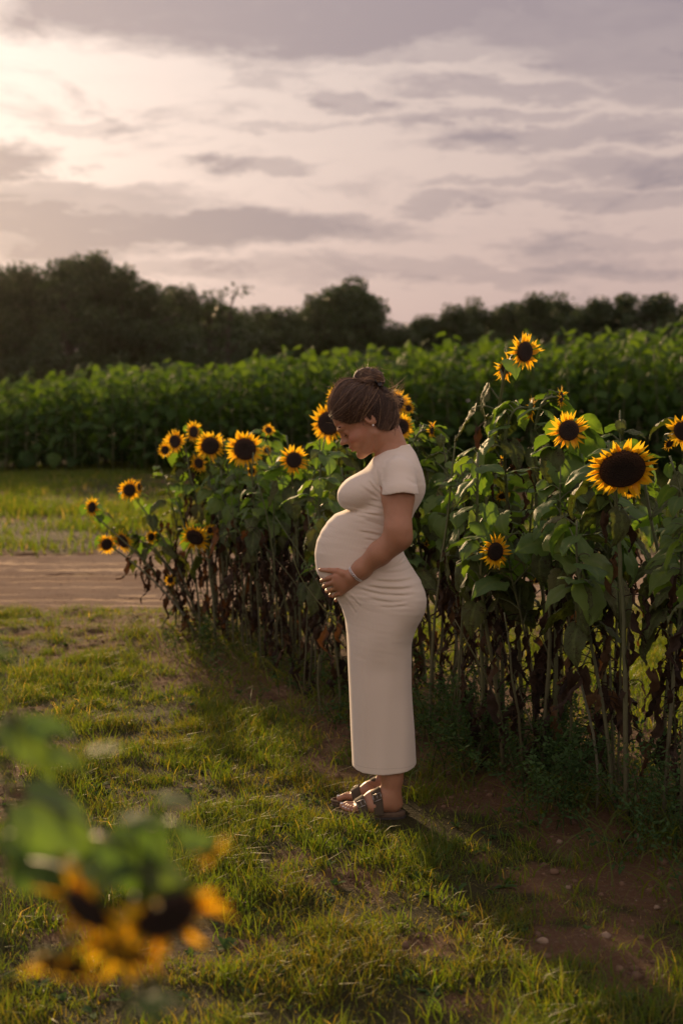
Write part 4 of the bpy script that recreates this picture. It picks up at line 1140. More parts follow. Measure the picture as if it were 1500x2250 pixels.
HR_V = np.array([-.100, -.085, -.06, 0, .035, .06, .087, .12, .140, .1585, .168])
HR_F = np.array([.02, .10, .11, .115, .116, .116, .108, .090, .070, .034, -.004])
HR_B = np.array([-.055, -.070, -.094, -.120, -.115, -.103, -.086, -.060, -.048, -.032, -.015])
HR_W = np.array([.045, .060, .071, .081, .085, .086, .085, .078, .065, .044, .014])
hair_f = loft_head(HR_V, HR_F, HR_B, HR_W, uc=.0)
HL_U = np.array([-.09, -.07, -.047, -.024, -.006, .0, .006, .0266, .068, .086, .103, .14]); HL_V = np.array([-.097, -.095, -.088, -.067, -.045, .030, .034, .014, .036, .061, .088, .12])
def in_head(fn):
    def g(X, Y, Z):
        dx, dy, dz = X - EAR[0], Y - EAR[1], Z - EAR[2]
        return fn(dx * FW[0] + dz * FW[2], dy + 0 * dx + 0 * dz, dx * UP[0] + dz * UP[2])
    return g

def build_woman():
    root = bpy.data.objects.new('person', None); COL.objects.link(root); root.location = (float(WR[0]) + .1, WY, 0.0); root.empty_display_size = .1
    tag(root, 'pregnant woman in a long beige ribbed dress, looking down and cradling her belly', 'person')
    O = np.array(root.location)
    # ---------------- body, one surface
    Fb = Field((-.115, 5.10, .0), (.335, 5.70, 1.75), .003)
    # trunk below the cloth
    zt = sidez(850, 984)
    Fb.add(lambda X, Y, Z: np.maximum(trunk(X, Y, Z, -.007), np.maximum(Z - zt, sidez(850, 1420) - Z)), (-.12, 5.2, sidez(850, 1420)), (.34, 5.6, zt), .004)
    # neck
    Fb.chain([wp(846, 935), wp(852, 962), wp(861, 990), wp(866, 1012)], [.050, .052, .056, .066], .02)
    Fb.cone(wp(834, 940, 5.352), wp(832, 1000, 5.388), .013, .010, .02)      # the long neck muscle
    # head
    hl = EAR - .19; hh = EAR + .19
    Fb.add(in_head(head_f), hl, hh, .02)
    Fb.ell(hp(.098, 0, -.090), HAX, (.019, .020, .016), .014)                 # chin
    Fb.cone(hp(.104, 0, .030), hp(.126, 0, -.006), .0065, .0075, .014)          # bridge of the nose
    Fb.cone(hp(.098, 0, .032), hp(.106, 0, -.014), .0125, .0150, .012)
    Fb.ell(hp(.099, 0, -.046), HAX, (.0195, .027, .026), .016)
    Fb.ell(hp(.131, 0, -.011), HAX, (.0125, .0105, .0095), .008)                 # tip
    for s in (-1, 1):
        Fb.ell(hp(.1185, s * .0115, -.0165), HAX, (.0105, .0075, .0080), .006)
        Fb.ell(hp(.103, s * .026, .037), HAX, (.014, .022, .007), .012)
        Fb.ell(hp(.119, s * .032, .016), HAX, (.015, .015, .0115), .010, 's')
        Fb.ell(hp(.0935, s * .032, .0135), HAX, (.0130, .0150, .0118), .005)
        Fb.ell(hp(.074, s * .045, -.026), HAX, (.030, .022, .022), .022)
        Fb.cone(hp(.016, s * .060, -.055), hp(.075, s * .034, -.088), .014, .014, .022)   # jaw line
    Fb.ell(hp(.1150, 0, -.0440), HAX, (.0115, .0215, .0062), .006)                 # lips
    Fb.ell(hp(.1150, 0, -.0575), HAX, (.0115, .0190, .0070), .006)
    Fb.ell(hp(.126, 0, -.0505), HAX, (.0085, .030, .0016), .003, 's')
    Fb.ell(hp(.125, 0, -.0690), HAX, (.012, .022, .0050), .008, 's')
    for s in (-1, 1):   # ears
        t = R(-12); a1 = FW * math.cos(t) + UP * math.sin(t); a3 = -FW * math.sin(t) + UP * math.cos(t)
        ax = np.stack([a1, SD, a3]); ax2 = np.stack([a1 * .93 - SD * s * .36, SD * s * .93 + a1 * .36, a3])
        ax2 = np.stack([a1, SD, a3])
        c = hp(-.004, s * .078, .001)
        Fb.ell(c, ax2, (.0185, .0085, .031), .006)
        Fb.ell(c + SD * s * .010 + FW * .002 + UP * .005, ax2, (.0115, .0100, .0190), .003, 's')
        Fb.ell(c + SD * s * .006 + FW * .012 - UP * .004, ax2, (.005, .005, .008), .004)
    # arms
    def mirror(p): q = np.array(p); q[1] = 2 * WY - q[1]; return q
    # palm and fingers of the near hand, laid against the belly
    def surf(px, py, off=.0):
        Ys = np.linspace(5.16, 5.42, 261); pts = np.array([at(px, py, y) for y in Ys])
        d = trunk(pts[:, 0], pts[:, 1], pts[:, 2]); k = np.argmax(d < 0) if (d < 0).any() else int(np.argmin(d))
        return at(px, py, Ys[k] - off)
    K = [surf(739, 1266, .017), surf(735, 1279, .016), surf(739, 1292, .015), surf(747, 1304, .014)]
    TIP = [[(722, 1270), (706, 1276.5)], [(720, 1284), (711, 1290)], [(727, 1297), (719, 1301)], [(739, 1307), (731, 1312)]]
    def hand(fm, Fb):
        Fb.chain([fm(SH), fm(SH * .62 + EL * .38), fm(EL + np.array([0, 0, .028])), fm(EL)], [.058, .0575, .048, .0455], .02)
        mid = EL * .62 + WR * .38 + np.array([-.004, 0, -.004])
        Fb.chain([fm(EL), fm(mid), fm(EL * .2 + WR * .8), fm(WR)], [.0455, .043, .0325, .0275], .02)
        Fb.cone(fm(EL + np.array([.013, 0, -.006])), fm(EL * .8 + WR * .2 + np.array([.012, 0, -.008])), .034, .030, .02)
        for i, k in enumerate(K):
            Fb.cone(fm(WR + (WR - EL) * .03 + np.array([0, .002, (1.5 - i) * .008])), fm(k), .0165, .0120 - .0006 * i, .012)
        Fb.ell(fm((K[1] + K[2] + WR * 1.2) / 3.2), np.eye(3), (.030, .016, .026), .014)
        for i, k in enumerate(K):
            a, b = [surf(*q, .008) for q in TIP[i]]
            if i > 0: b = b + np.array([0, .012, 0]); a = a + np.array([0, .002, 0])
            r0 = [.0098, .0096, .0090, .0080][i]
            k2 = k * .35 + a * .65 + np.array([0, -.0012, 0])
            Fb.chain([fm(k), fm(k2), fm(a), fm(b)], [r0 * 1.12, r0 * 1.02, r0, r0 * .80], .0025)
        t0, t1, t2, t3 = WR * .5 + K[0] * .5 + np.array([0, -.006, .010]), surf(741, 1255, .014), surf(722, 1253.5, .010), surf(703, 1252, .007)
        Fb.chain([fm(t0), fm(t1), fm(t2), fm(t3)], [.0145, .0120, .0098, .0072], .004)
    hand(lambda p: np.asarray(p, float), Fb)
    off = np.array([.010, 0, -.022])
    hand(lambda p: mirror(np.asarray(p, float) + off * (0 if np.asarray(p)[2] > EL[2] + .05 else 1)), Fb)
    # legs and feet
    GZ = .024
    FEET = []
    for s, Yf, hx, rotx in ((-1, 5.325, 887, 0), (1, 5.470, 876, 0)):
        hx_ = (hx - 750) * Yf / FPX
        a = np.array([hx_ - .047, Yf, .085])
        calf = wp(866 if s < 0 else 858, 1670, Yf); knee = wp(846, 1520, Yf); hip = wp(845, 1340, Yf)
        Fb.chain([a, a * .55 + calf * .45 + np.array([.000, 0, 0]), calf, calf * .45 + knee * .55, knee, hip], [.0345, .0375, .0475, .055, .058, .075], .02)
        def fp(l, lat, z): return np.array([hx_ - l, Yf + lat * (-s), GZ + z])   # lat>0 = towards the big toe side (inside)
        Fb.ell(fp(.032, 0, .032), np.eye(3), (.032, .029, .034), .02)
        Fb.cone(fp(.045, 0, .070), fp(.075, .003, .052), .034, .034, .02)
        Fb.chain([fp(.06, .004, .058), fp(.110, .008, .046), fp(.160, .012, .026)], [.036, .030, .021], .02)
        Fb.chain([fp(.05, -.006, .030), fp(.11, -.014, .024), fp(.165, -.022, .018)], [.029, .025, .017], .02)
        Fb.cone(fp(.168, .016, .021), fp(.168, -.024, .016), .020, .015, .012)
        toes = [(.019, .180, .240, .0128), (.001, .186, .232, .0092), (-.0125, .184, .222, .0085), (-.0245, .180, .210, .0080), (-.0355, .172, .196, .0078)]
        for i, (lat, l0, l1, r_) in enumerate(toes):
            Fb.chain([fp(l0 - .012, lat * .9, .019), fp((l0 + l1) / 2, lat, .0175 + .003), fp(l1 - r_, lat, r_ + .001)], [r_ * 1.05, r_ * .95, r_], .0035)
        FEET.append((s, Yf, hx_, fp, toes))
    V, Q = Fb.mesh(); V = relax(V, Q, 2, .35)
    # colour of lips, cheeks and nails belongs to the skin
    rel = V - EAR; u = rel @ FW; w = rel[:, 1]; v = rel @ UP
    lip = np.exp(-(((v + .0505) / .0105) ** 4)) * np.exp(-((w / .021) ** 4)) * sstep(u, .110, .116) * (np.abs(v + .0505) < .03)
    cheek = np.exp(-(((v + .02) / .025) ** 2 + ((np.abs(w) - .048) / .022) ** 2)) * (u > .03)
    cheek = np.maximum(cheek, np.exp(-((V - K[0]) ** 2).sum(1) / .0006) * .3)
    skin, N = new_mat('skin'); out = N.node('ShaderNodeOutputMaterial'); p = N.node('ShaderNodeBsdfPrincipled')
    pos = N.node('ShaderNodeNewGeometry').outputs['Position']
    c = N.mix(N.noise(pos, 38, 4), (.37, .180, .10), (.46, .24, .14))
    c = N.mix(N.math('MULTIPLY', N.node('ShaderNodeAttribute', attribute_name='cheek').outputs['Fac'], .45), c, (.55, .19, .13))
    c = N.mix(N.math('MULTIPLY', N.node('ShaderNodeAttribute', attribute_name='lip').outputs['Fac'], .8), c, (.36, .10, .085))
    N.put(p.inputs['Base Color'], c); p.inputs['Roughness'].default_value = .48; p.inputs['Specular IOR Level'].default_value = .4
    p.inputs['Subsurface Weight'].default_value = .25; p.inputs['Subsurface Radius'].default_value = (1, .3, .15); p.inputs['Subsurface Scale'].default_value = .012
    N.l.new(p.outputs[0], out.inputs[0])
    M['skin'] = skin
    mk('body', V - O, Q, None, skin, True, root, {'lip': lip, 'cheek': cheek})
    # ---------------- dress
    Fd = Field((-.125, 5.10, sidez(850, 1692)), (.345, 5.70, sidez(850, 968)), .003)
    hemz = sidez(850, 1680)
    nf, nb = wp(822, 1004), wp(902, 976)
    def neckplane(X, Z):   # height above the neckline
        t = (X - nf[0]) / (nb[0] - nf[0]); return Z - (nf[2] + (nb[2] - nf[2]) * np.clip(t, -.5, 1.5) ** 1.0 + .012 * np.sin(np.clip(t, 0, 1) * np.pi))
    lo = (-.125, 5.18, hemz - .01); hi = (.345, 5.62, sidez(850, 970))
    Fd.add(lambda X, Y, Z: trunk(X, Y, Z, 0.0), lo, hi, .004)
    # breasts resting on the belly
    for s in (-1, 1):
        Fd.ell(wp(793, 1080, WY) + np.array([0, s * .060, 0]), np.stack([np.array([.92, 0, .39]), SD, np.array([-.39, 0, .92])]), (.094, .078, .066), .022)
    Fd.ell(wp(800, 1066, WY), np.stack([np.array([.82, 0, .57]), SD, np.array([-.57, 0, .82])]), (.088, .075, .052), .022)
    # buttocks
    for s in (-1, 1): Fd.ell(wp(880, 1318, WY) + np.array([0, s * .075, 0]), np.eye(3), (.087, .095, .092), .03)
    # sleeves
    sl1 = wp(879, 1085, 5.21)
    for fm in ((lambda p: np.asarray(p, float)), mirror):
        Fd.chain([fm(SH + np.array([.0, .050, .022])), fm(SH + np.array([.001, .004, -.004])), fm(sl1)], [.050, .062, .0665], .016)
    # folds
    sl, X, Y, Z = Fd.sub((-.12, 5.1, sidez(850, 1440)), (.34, 5.40, sidez(850, 1020)))
    Fd.F[sl] += fold_disp(X, Y, Z).astype(np.float32)
    sl, X, Y, Z = Fd.sub((-.12, 5.1, sidez(850, 1440)), (.34, 5.7, sidez(850, 1010)))
    wr = (fbm(X[:, 0, 0][:, None] * 14 + 3, (Z[0, 0][None, :] + .12 * X[:, 0, 0][:, None]) * 95, 210, 3) - .5)
    zc_ = Z[0, 0][None, :]; msk = .35 + np.exp(-((zc_ - sidez(850, 1290)) / .05) ** 2) + .3 * np.exp(-((zc_ - sidez(850, 1150)) / .05) ** 2) * sstep(X[:, 0, 0][:, None], .03, .10)
    Fd.F[sl] += (wr * msk * .0032)[:, None, :].astype(np.float32) * np.ones_like(Y)
    # soft drape of the skirt over the legs
    sl, X, Y, Z = Fd.sub((-.12, 5.1, sidez(850, 1690)), (.34, 5.7, sidez(850, 1330)))
    dr = .0020 * np.sin((X + .12 * (Z - .5)) * 42 + 1.0) + .0012 * np.sin((X - .1 * Z) * 75 + Z * 4) + .003 * np.exp(-((Z - .58) / .07) ** 2) * np.cos((X - .13) * 18)
    Fd.F[sl] += (dr * sstep(-Z, -.75, -.55) * np.ones_like(Y)).astype(np.float32)
    # fold lines of the sleeve
    def sleeve_folds(X, Y, Z):
        o_ = 0
        for (a, b, dep, wd) in (((852, 1010), (838, 1048), .0030, .006), ((893, 1008), (915, 1040), .0028, .006), ((890, 1050), (916, 1066), .0022, .005), ((845, 1035), (842, 1070), .0022, .006), ((868, 1000), (850, 1012), .002, .005)):
            A = wp(*a, 5.24)[[0, 2]]; Bq = wp(*b, 5.2)[[0, 2]]; ab = Bq - A
            t = np.clip(((X - A[0]) * ab[0] + (Z - A[1]) * ab[1]) / (ab @ ab), 0, 1)
            d2 = (X - A[0] - t * ab[0]) ** 2 + (Z - A[1] - t * ab[1]) ** 2
            o_ = o_ + dep * np.exp(-d2 / wd ** 2) * np.sin(np.pi * np.clip(t, .05, .95)) ** .5
        return o_ * (Y < 5.36)
    sl, X, Y, Z = Fd.sub((.09, 5.1, sidez(850, 1085)), (.34, 5.36, sidez(850, 985)))
    Fd.F[sl] += sleeve_folds(X, Y, Z).astype(np.float32)
    # cut the hem, neckline and sleeve ends
    X = Fd.ax[0][:, None, None]; Y = Fd.ax[1][None, :, None]; Z = Fd.ax[2][None, None, :]
    hx0, hx1 = wp(772, 1675)[0], wp(916, 1662)[0]
    hemline = sidez(850, 1681) + .010 * np.clip((X - .15) / .14, 0, 1) ** 2 * 1.4 + .005 * np.clip((.08 - X) / .05, 0, 1) - (Y - WY) * -.02
    Fd.F[:] = np.maximum(Fd.F, hemline - Z)
    Fd.F[:] = np.maximum(Fd.F, neckplane(X, Z))
    armcut = sidez(850, 1082) + .014 * np.exp(-((X - .222) / .05) ** 2)     # sleeve end rises in the middle
    side = np.abs(Y - WY) - .145
    cut = np.minimum(armcut - Z, side * 1.0)
    # only the sleeve tube sits beyond .145 m from the middle plane at these heights
    low = (Z < sidez(850, 1082) + .02) & (Z > sidez(850, 1160))
    tr = trunk(X, Y, Z, .0)
    Fd.F[:] = np.where(low & (tr > .002) & (X > wp(824, 1080)[0]), np.maximum(Fd.F, np.minimum(armcut - Z, tr - .002 + 0 * Z)), Fd.F)
    # hollow skirt end and sleeve ends
    Fd.F[:] = np.maximum(Fd.F, -np.maximum(tr + .0135, np.maximum(Z - (hemz + .12), -1)))
    for fm in ((lambda p: np.asarray(p, float)), mirror):
        a, b = fm(SH + np.array([.001, 0, -.03])), fm(sl1 + np.array([0, 0, -.02])); Fd.cone(a, b, .0605, .0605, .002, 's')
    V, Q = Fd.mesh(); V = relax(V, Q, 2, .4)
    m, N = new_mat('ribbed_jersey'); out = N.node('ShaderNodeOutputMaterial'); p = N.node('ShaderNodeBsdfPrincipled')
    pos = N.node('ShaderNodeNewGeometry').outputs['Position']; sp = N.node('ShaderNodeSeparateXYZ'); N.l.new(pos, sp.inputs[0])
    rib = N.math('SINE', N.math('MULTIPLY', N.math('ADD', sp.outputs[0], N.math('MULTIPLY', sp.outputs[1], .8)), 1500.0))
    c = N.mix(N.smooth(rib, -1, 1, 0, .03), (.76, .675, .56), (.62, .54, .44)); c = N.mix(N.noise(pos, 5, 3), c, N.vmath('SCALE', c, scale=.93))
    st1 = N.math('LESS_THAN', N.math('ABSOLUTE', N.math('SUBTRACT', sp.outputs[2], float(sidez(850, 1681) + .022))), .0012)
    c = N.mix(N.math('MULTIPLY', st1, .30), c, (.38, .31, .25))
    N.put(p.inputs['Base Color'], c); p.inputs['Roughness'].default_value = .85; p.inputs['Sheen Weight'].default_value = .25; p.inputs['Sheen Roughness'].default_value = .5
    p.inputs['Specular IOR Level'].default_value = .2
    p.inputs['Subsurface Weight'].default_value = .12; p.inputs['Subsurface Radius'].default_value = (1, .7, .45); p.inputs['Subsurface Scale'].default_value = .02
    b = N.node('ShaderNodeBump'); b.inputs['Strength'].default_value = .10; b.inputs['Distance'].default_value = .001
    N.put(b.inputs['Height'], rib); N.l.new(b.outputs[0], p.inputs['Normal'])
    N.l.new(p.outputs[0], out.inputs[0])
    mk('dress', V - O, Q, None, m, True, root)
    # ---------------- hair
    Fh = Field(EAR - .20, EAR + .21, .003)
    hf = in_head(hair_f)
    def hair_cut(X, Y, Z):
        dx, dz = X - EAR[0], Z - EAR[2]; U = dx * FW[0] + dz * FW[2]; Vv = dx * UP[0] + dz * UP[2]
        cut_ = np.interp(U, HL_U, HL_V) + .007 - Vv
        return np.maximum(hf(X, Y, Z), cut_ * .7)
    Fh.add(hair_cut, EAR - .19, EAR + .2, .004)
    BC = hp(-.094, 0, .118) ; BAX = np.stack([FW * -.62 + UP * .78, SD, FW * .78 + UP * .62])
    BC = wp(808, 836)
    bn = wp(812, 822) - wp(806, 862); bn /= np.linalg.norm(bn); bt = np.cross(bn, SD)
    Fh.ell(wp(811, 832), np.stack([bt, SD, bn]), (.054, .050, .036), .004)
    Fh.cone(wp(822, 868), wp(815, 850), .036, .030, .012)
    # strand relief
    sl, X, Y, Z = Fh.sub(EAR - .2, EAR + .2)
    rr = np.random.default_rng(9)
    V, Q = Fh.mesh(); V = relax(V, Q, 3, .5)
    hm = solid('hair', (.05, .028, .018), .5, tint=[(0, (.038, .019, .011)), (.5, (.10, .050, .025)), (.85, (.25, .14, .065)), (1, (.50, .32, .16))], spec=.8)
    hb = mk('hair', V - O, Q, None, solid('hair_mass', (.030, .015, .009), .95, spec=.05), True, root, {'tint': np.full(len(V), .12)})
    # strands lying over it
    B = Bag(); C0 = np.array([-.005, 0, .04])                  # u, w, v
    bun_local = np.array([(wp(812, 858) - EAR) @ FW, 0, (wp(812, 858) - EAR) @ UP])
    def rad_to(dirs):
        lo_, hi_ = np.zeros(len(dirs)), np.full(len(dirs), .22)
        for _ in range(26):
            mid = (lo_ + hi_) / 2; P = C0 + dirs * mid[:, None]; ins = hair_f(P[:, 0], P[:, 1], P[:, 2]) < 0
            lo_ = np.where(ins, mid, lo_); hi_ = np.where(ins, hi_, mid)
        return lo_
    n = 4600; u0 = np.concatenate([rr.uniform(-.07, .112, n * 2 // 3), rr.uniform(.07, .112, n - n * 2 // 3)]); v0 = np.interp(u0, HL_U, HL_V) + rr.normal(0, .0045, n) + .004
    sgn = np.where(rr.random(n) < .8, -1, 1)
    # width on the hair surface there
    wlo, whi = np.zeros(n), np.full(n, .1)
    for _ in range(24):
        mid = (wlo + whi) / 2; ins = hair_f(u0, mid, v0) < 0; wlo = np.where(ins, mid, wlo); whi = np.where(ins, whi, mid)
    frac = rr.uniform(.96, 1, n)
    nm = n * 2 // 5; wm = rr.uniform(0, .068, nm); ulo, uhi = np.full(nm, .05), np.full(nm, .125)
    for _ in range(24):
        mid = (ulo + uhi) / 2; ins = hair_f(mid, wm, np.interp(mid, HL_U, HL_V)) < 0; ulo = np.where(ins, mid, ulo); uhi = np.where(ins, uhi, mid)
    u0[-nm:] = ulo; v0[-nm:] = np.interp(ulo, HL_U, HL_V) + np.abs(rr.normal(0, .004, nm)); wlo[-nm:] = wm; frac[-nm:] = 1
    w0 = wlo * frac * sgn
    d0 = np.stack([u0, w0, v0], -1) - C0; d0 /= np.linalg.norm(d0, axis=1, keepdims=True)
    d1 = bun_local - C0; d1 = np.tile(d1, (n, 1)) + rr.normal(0, .012, (n, 3)); d1 /= np.linalg.norm(d1, axis=1, keepdims=True)
    om = np.arccos(np.clip((d0 * d1).sum(1), -1, .9999))[:, None]; K_ = 16
    lift = np.abs(rr.normal(0, .0016, n)) * np.where(rr.random(n) < .12, 2.6, 1) + .0002; ph = rr.uniform(0, 6.28, (n, 2)); am = rr.uniform(.0, .05, n)
    pts = np.zeros((n, K_, 3)); front = (u0 > .055) & (rr.random(n) < .62)
    low_ = rr.random(n)                                     # how low a lock dips on its way back
    ctl = np.stack([rr.normal(.0, .12, n), np.where(sgn == 0, 1, sgn) * 1.0, np.where(front, .75 - .95 * low_, 0)], -1)
    for k in range(K_):
        t = k / (K_ - 1); d = (np.sin((1 - t) * om) * d0 + np.sin(t * om) * d1) / np.sin(om)
        db = (1 - t) ** 2 * d0 + 2 * t * (1 - t) * ctl * .95 + t * t * d1; d = np.where(front[:, None], db / np.linalg.norm(db, axis=1, keepdims=True), d)
        d = d + (np.sin(t * np.pi) * am * np.sin(ph[:, 0] + t * 2))[:, None] * np.cross(d, d1) ; d /= np.linalg.norm(d, axis=1, keepdims=True)
        d[:, 2] -= 0
        r_ = rad_to(d) + lift * (1 + 2 * np.sin(t * np.pi))
        pts[:, k] = C0 + d * r_[:, None]
    W_ = EAR + pts[..., 0:1] * FW + pts[..., 1:2] * SD + pts[..., 2:3] * UP
    def ribbons(P, r, tint, bag=None):
        "many thin three sided tubes at once"
        n_, K2, _ = P.shape; T = np.gradient(P, axis=1); T /= np.linalg.norm(T, axis=2, keepdims=True) + 1e-9
        A = np.cross(T, np.array([.3, 1, .2])); A /= np.linalg.norm(A, axis=2, keepdims=True) + 1e-9; Bv = np.cross(T, A)
        prof = np.minimum(1, 3.5 * (1 - np.linspace(0, 1, K2)) + .25) ; rr_ = (np.asarray(r)[:, None] * prof)[..., None]
        Vv = np.stack([P + rr_ * (math.cos(a) * A + math.sin(a) * Bv) for a in (0, 2.094, 4.189)], 2)      # n,K,3,3
        base = (np.arange(n_) * K2 * 3)[:, None, None, None]; i = np.arange(K2 - 1)[None, :, None, None]; j = np.arange(3)[None, None, :, None]; j2 = (j + 1) % 3
        q = np.concatenate([base + i * 3 + j, base + i * 3 + j2, base + (i + 1) * 3 + j2, base + (i + 1) * 3 + j], 3).reshape(-1, 4)
        (bag or B).add(Vv.reshape(-1, 3), q, None, np.repeat(tint, K2 * 3))
    clump = np.sin(u0 * 160 + sgn) * .15
    ribbons(W_, rr.uniform(.0004, .0009, n), np.clip(.36 + clump + rr.normal(0, .22, n) + .45 * (rr.random(n) < .10), 0, 1))
    # bun: coils wound round its axis
    nb_ = 620; K_ = 20; th0 = rr.uniform(0, 6.28, nb_); lat = rr.normal(0, .62, nb_); turn = rr.uniform(1.6, 3.6, nb_) ; P = np.zeros((nb_, K_, 3)); tilt = rr.normal(0, .28, nb_)
    for k in range(K_):
        t = k / (K_ - 1); a = th0 + turn * t; la = np.clip(lat + tilt * np.sin(a * 1 + th0) + .6 * (t - .5) * np.sign(lat + .01), -1.45, 1.45); rx = 1.0 + .06 * np.sin(a * 3 + lat * 4)
        P[:, k] = wp(811, 832) + (np.cos(a) * np.cos(la) * .0565 * rx)[:, None] * bt + (np.sin(a) * np.cos(la) * .054 * rx)[:, None] * SD + (np.sin(la) * .0405 * rx)[:, None] * bn
    ribbons(P, rr.uniform(.0006, .0013, nb_), np.clip(.45 + .30 * np.sin(lat * 9 + th0) + rr.normal(0, .2, nb_), 0, 1))
    # thicker twisted locks round the bun
    nb2 = 26; K_ = 20; P = np.zeros((nb2, K_, 3)); th0 = rr.uniform(0, 6.28, nb2); lat = rr.normal(0, .7, nb2); turn = rr.uniform(1.5, 3.2, nb2)
    for k in range(K_):
        t = k / (K_ - 1); a = th0 + turn * t; la = np.clip(lat + 1.1 * (t - .5), -1.4, 1.4); rx = 1.0 + .05 * np.sin(t * 5 + th0)
        P[:, k] = wp(811, 832) + (np.cos(a) * np.cos(la) * .0565 * rx)[:, None] * bt + (np.sin(a) * np.cos(la) * .054 * rx)[:, None] * SD + (np.sin(la) * .040 * rx)[:, None] * bn
    for q_ in range(5):
        ribbons(P + rr.normal(0, .0011, (nb2, 1, 3)), rr.uniform(.0012, .0022, nb2), np.clip(.55 + .25 * np.sin(th0 * 3) + rr.normal(0, .15, nb2), 0, 1))
    # loose ends sticking out at the back, fringe of fine hair tinted pale as a painted sun rim
    def wisps(n_, p0, spread, dirv, dsp, L, curl, r0, tint):
        P = np.zeros((n_, 10, 3)); a = np.asarray(p0) + rr.normal(0, 1, (n_, 3)) * spread; d = np.asarray(dirv, float) + rr.normal(0, dsp, (n_, 3)); d /= np.linalg.norm(d, axis=1, keepdims=True)
        L_ = L * rr.uniform(.4, 1.2, n_); c = rr.normal(0, 1, (n_, 3)) * curl
        for k in range(10):
            t = k / 9; P[:, k] = a + d * (L_ * t)[:, None] + c * (L_ * t * t)[:, None]
        ribbons(P, np.full(n_, r0), np.clip(rr.normal(tint, .12, n_), 0, 1))
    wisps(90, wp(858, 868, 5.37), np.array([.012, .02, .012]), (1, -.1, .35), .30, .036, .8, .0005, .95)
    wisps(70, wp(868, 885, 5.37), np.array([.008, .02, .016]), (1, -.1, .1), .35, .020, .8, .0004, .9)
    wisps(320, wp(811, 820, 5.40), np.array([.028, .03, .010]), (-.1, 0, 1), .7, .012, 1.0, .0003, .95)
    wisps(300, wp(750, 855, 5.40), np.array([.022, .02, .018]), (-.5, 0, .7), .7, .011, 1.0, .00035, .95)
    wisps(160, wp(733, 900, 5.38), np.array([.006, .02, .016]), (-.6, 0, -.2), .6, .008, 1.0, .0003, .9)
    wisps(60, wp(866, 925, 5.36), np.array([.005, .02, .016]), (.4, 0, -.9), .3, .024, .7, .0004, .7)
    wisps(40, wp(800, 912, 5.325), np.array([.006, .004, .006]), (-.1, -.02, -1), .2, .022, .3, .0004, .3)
    # eyebrows and lashes, near and far side
    hs = B.build('hair_strands', hm, hb, origin=O)
    EB = Bag()
    for s in (-1, 1):
        n_ = 70; P = np.zeros((n_, 6, 3)); t0 = rr.uniform(0, 1, n_); wv = .014 + .036 * t0; vv = .0345 + .0075 * np.sin(t0 * 2.2) + rr.normal(0, .0012, n_)
        for k in range(6):
            t = k / 5; w_ = wv + .006 * t; v_ = vv + .0015 * t
            uu = .1175 - (w_ / .075) ** 2 * .035
            P[:, k] = EAR + uu[:, None] * FW + (s * w_)[:, None] * SD + v_[:, None] * UP
        ribbons(P, np.full(n_, .00085), np.full(n_, .0), EB)
        n_ = 46; P = np.zeros((n_, 6, 3)); t0 = np.linspace(0, 1, n_)
        for k in range(6):
            t = k / 5; ang = (t0 - .5) * 2.0; w_ = .032 + .0145 * np.sin(ang) * (1 + .25 * t); uu = .0935 + .0135 * np.cos(ang) * (1 + .5 * t) ; v_ = .0065 - .0045 * t + .003 * t * t - .0008
            P[:, k] = EAR + uu[:, None] * FW + (s * w_)[:, None] * SD + np.full(n_, v_)[:, None] * UP
        ribbons(P, np.full(n_, .0008), np.zeros(n_), EB)
    EB.build('eyebrows_and_lashes', solid('dark_hair', (.018, .010, .007), .9, spec=.1), root, origin=O)
    # dark hair clip
    cp = Bag(); P = np.array([wp(832, 842, 5.36) + np.array([.012 * math.cos(a) - .006, .012 * math.sin(a * 2) + .002, .007 * math.sin(a) + .008 * math.sin(a * 3)]) for a in np.linspace(0, 6.28, 24)])
    v, q, t = tube(P, .0050, 8); cp.add(v, q, t)
    cp.build('hair_tie', solid('black_tie', (.012, .010, .010), .5), hb, origin=O)
    # ---------------- jewellery
    silver = solid('silver', (.75, .74, .72), .28, 1.0); gold = solid('gold', (.85, .55, .22), .25, 1.0)
    pearl = solid('pearl', (.85, .82, .78), .2)
    def ball(c, r, n=10):
        a = np.linspace(0, np.pi, n); P = np.array([c + np.array([0, 0, r * math.cos(x)]) for x in a]); return tube(P, np.maximum(r * np.sin(a), 1e-5), 12, False)
    for s in (-1, 1):
        v, q, t = ball(hp(.001, s * .083, -.0275), .0038); mk('earring', v - O, q, t, pearl, True, root)
    ax = WR - EL; ax /= np.linalg.norm(ax); s1 = np.cross(ax, [0, 1, 0]); s1 /= np.linalg.norm(s1); s2 = np.cross(ax, s1)
    bc = WR * .93 + EL * .07; BL = Bag()
    for k in range(26):
        a = k / 26 * 2 * math.pi; rad_ = .0325
        c = bc + rad_ * (math.cos(a) * s1 + math.sin(a) * s2); tn = -math.sin(a) * s1 + math.cos(a) * s2; nn = math.cos(a) * s1 + math.sin(a) * s2
        P = np.array([c + tn * .0046 * math.cos(b) + (ax if k % 2 else ax) * .0042 * math.sin(b) + nn * .001 * math.sin(b * 2 + k) for b in np.linspace(0, 6.28, 11)])
        v, q, t = tube(P, .00155, 5); BL.add(v, q, t)
    BL.build('bracelet', silver, root, origin=O)
    rc = K[2] * .52 + surf(*TIP[2][0], .008) * .48; rax = surf(*TIP[2][0], .008) - K[2]; rax /= np.linalg.norm(rax); r1 = np.cross(rax, [0, 0, 1.0]); r1 /= np.linalg.norm(r1); r2 = np.cross(rax, r1)
    v, q, t = tube(np.array([rc + .0103 * (math.cos(a) * r1 + math.sin(a) * r2) for a in np.linspace(0, 6.28, 20)]), .0012, 6); mk('ring', v - O, q, t, gold, True, root)
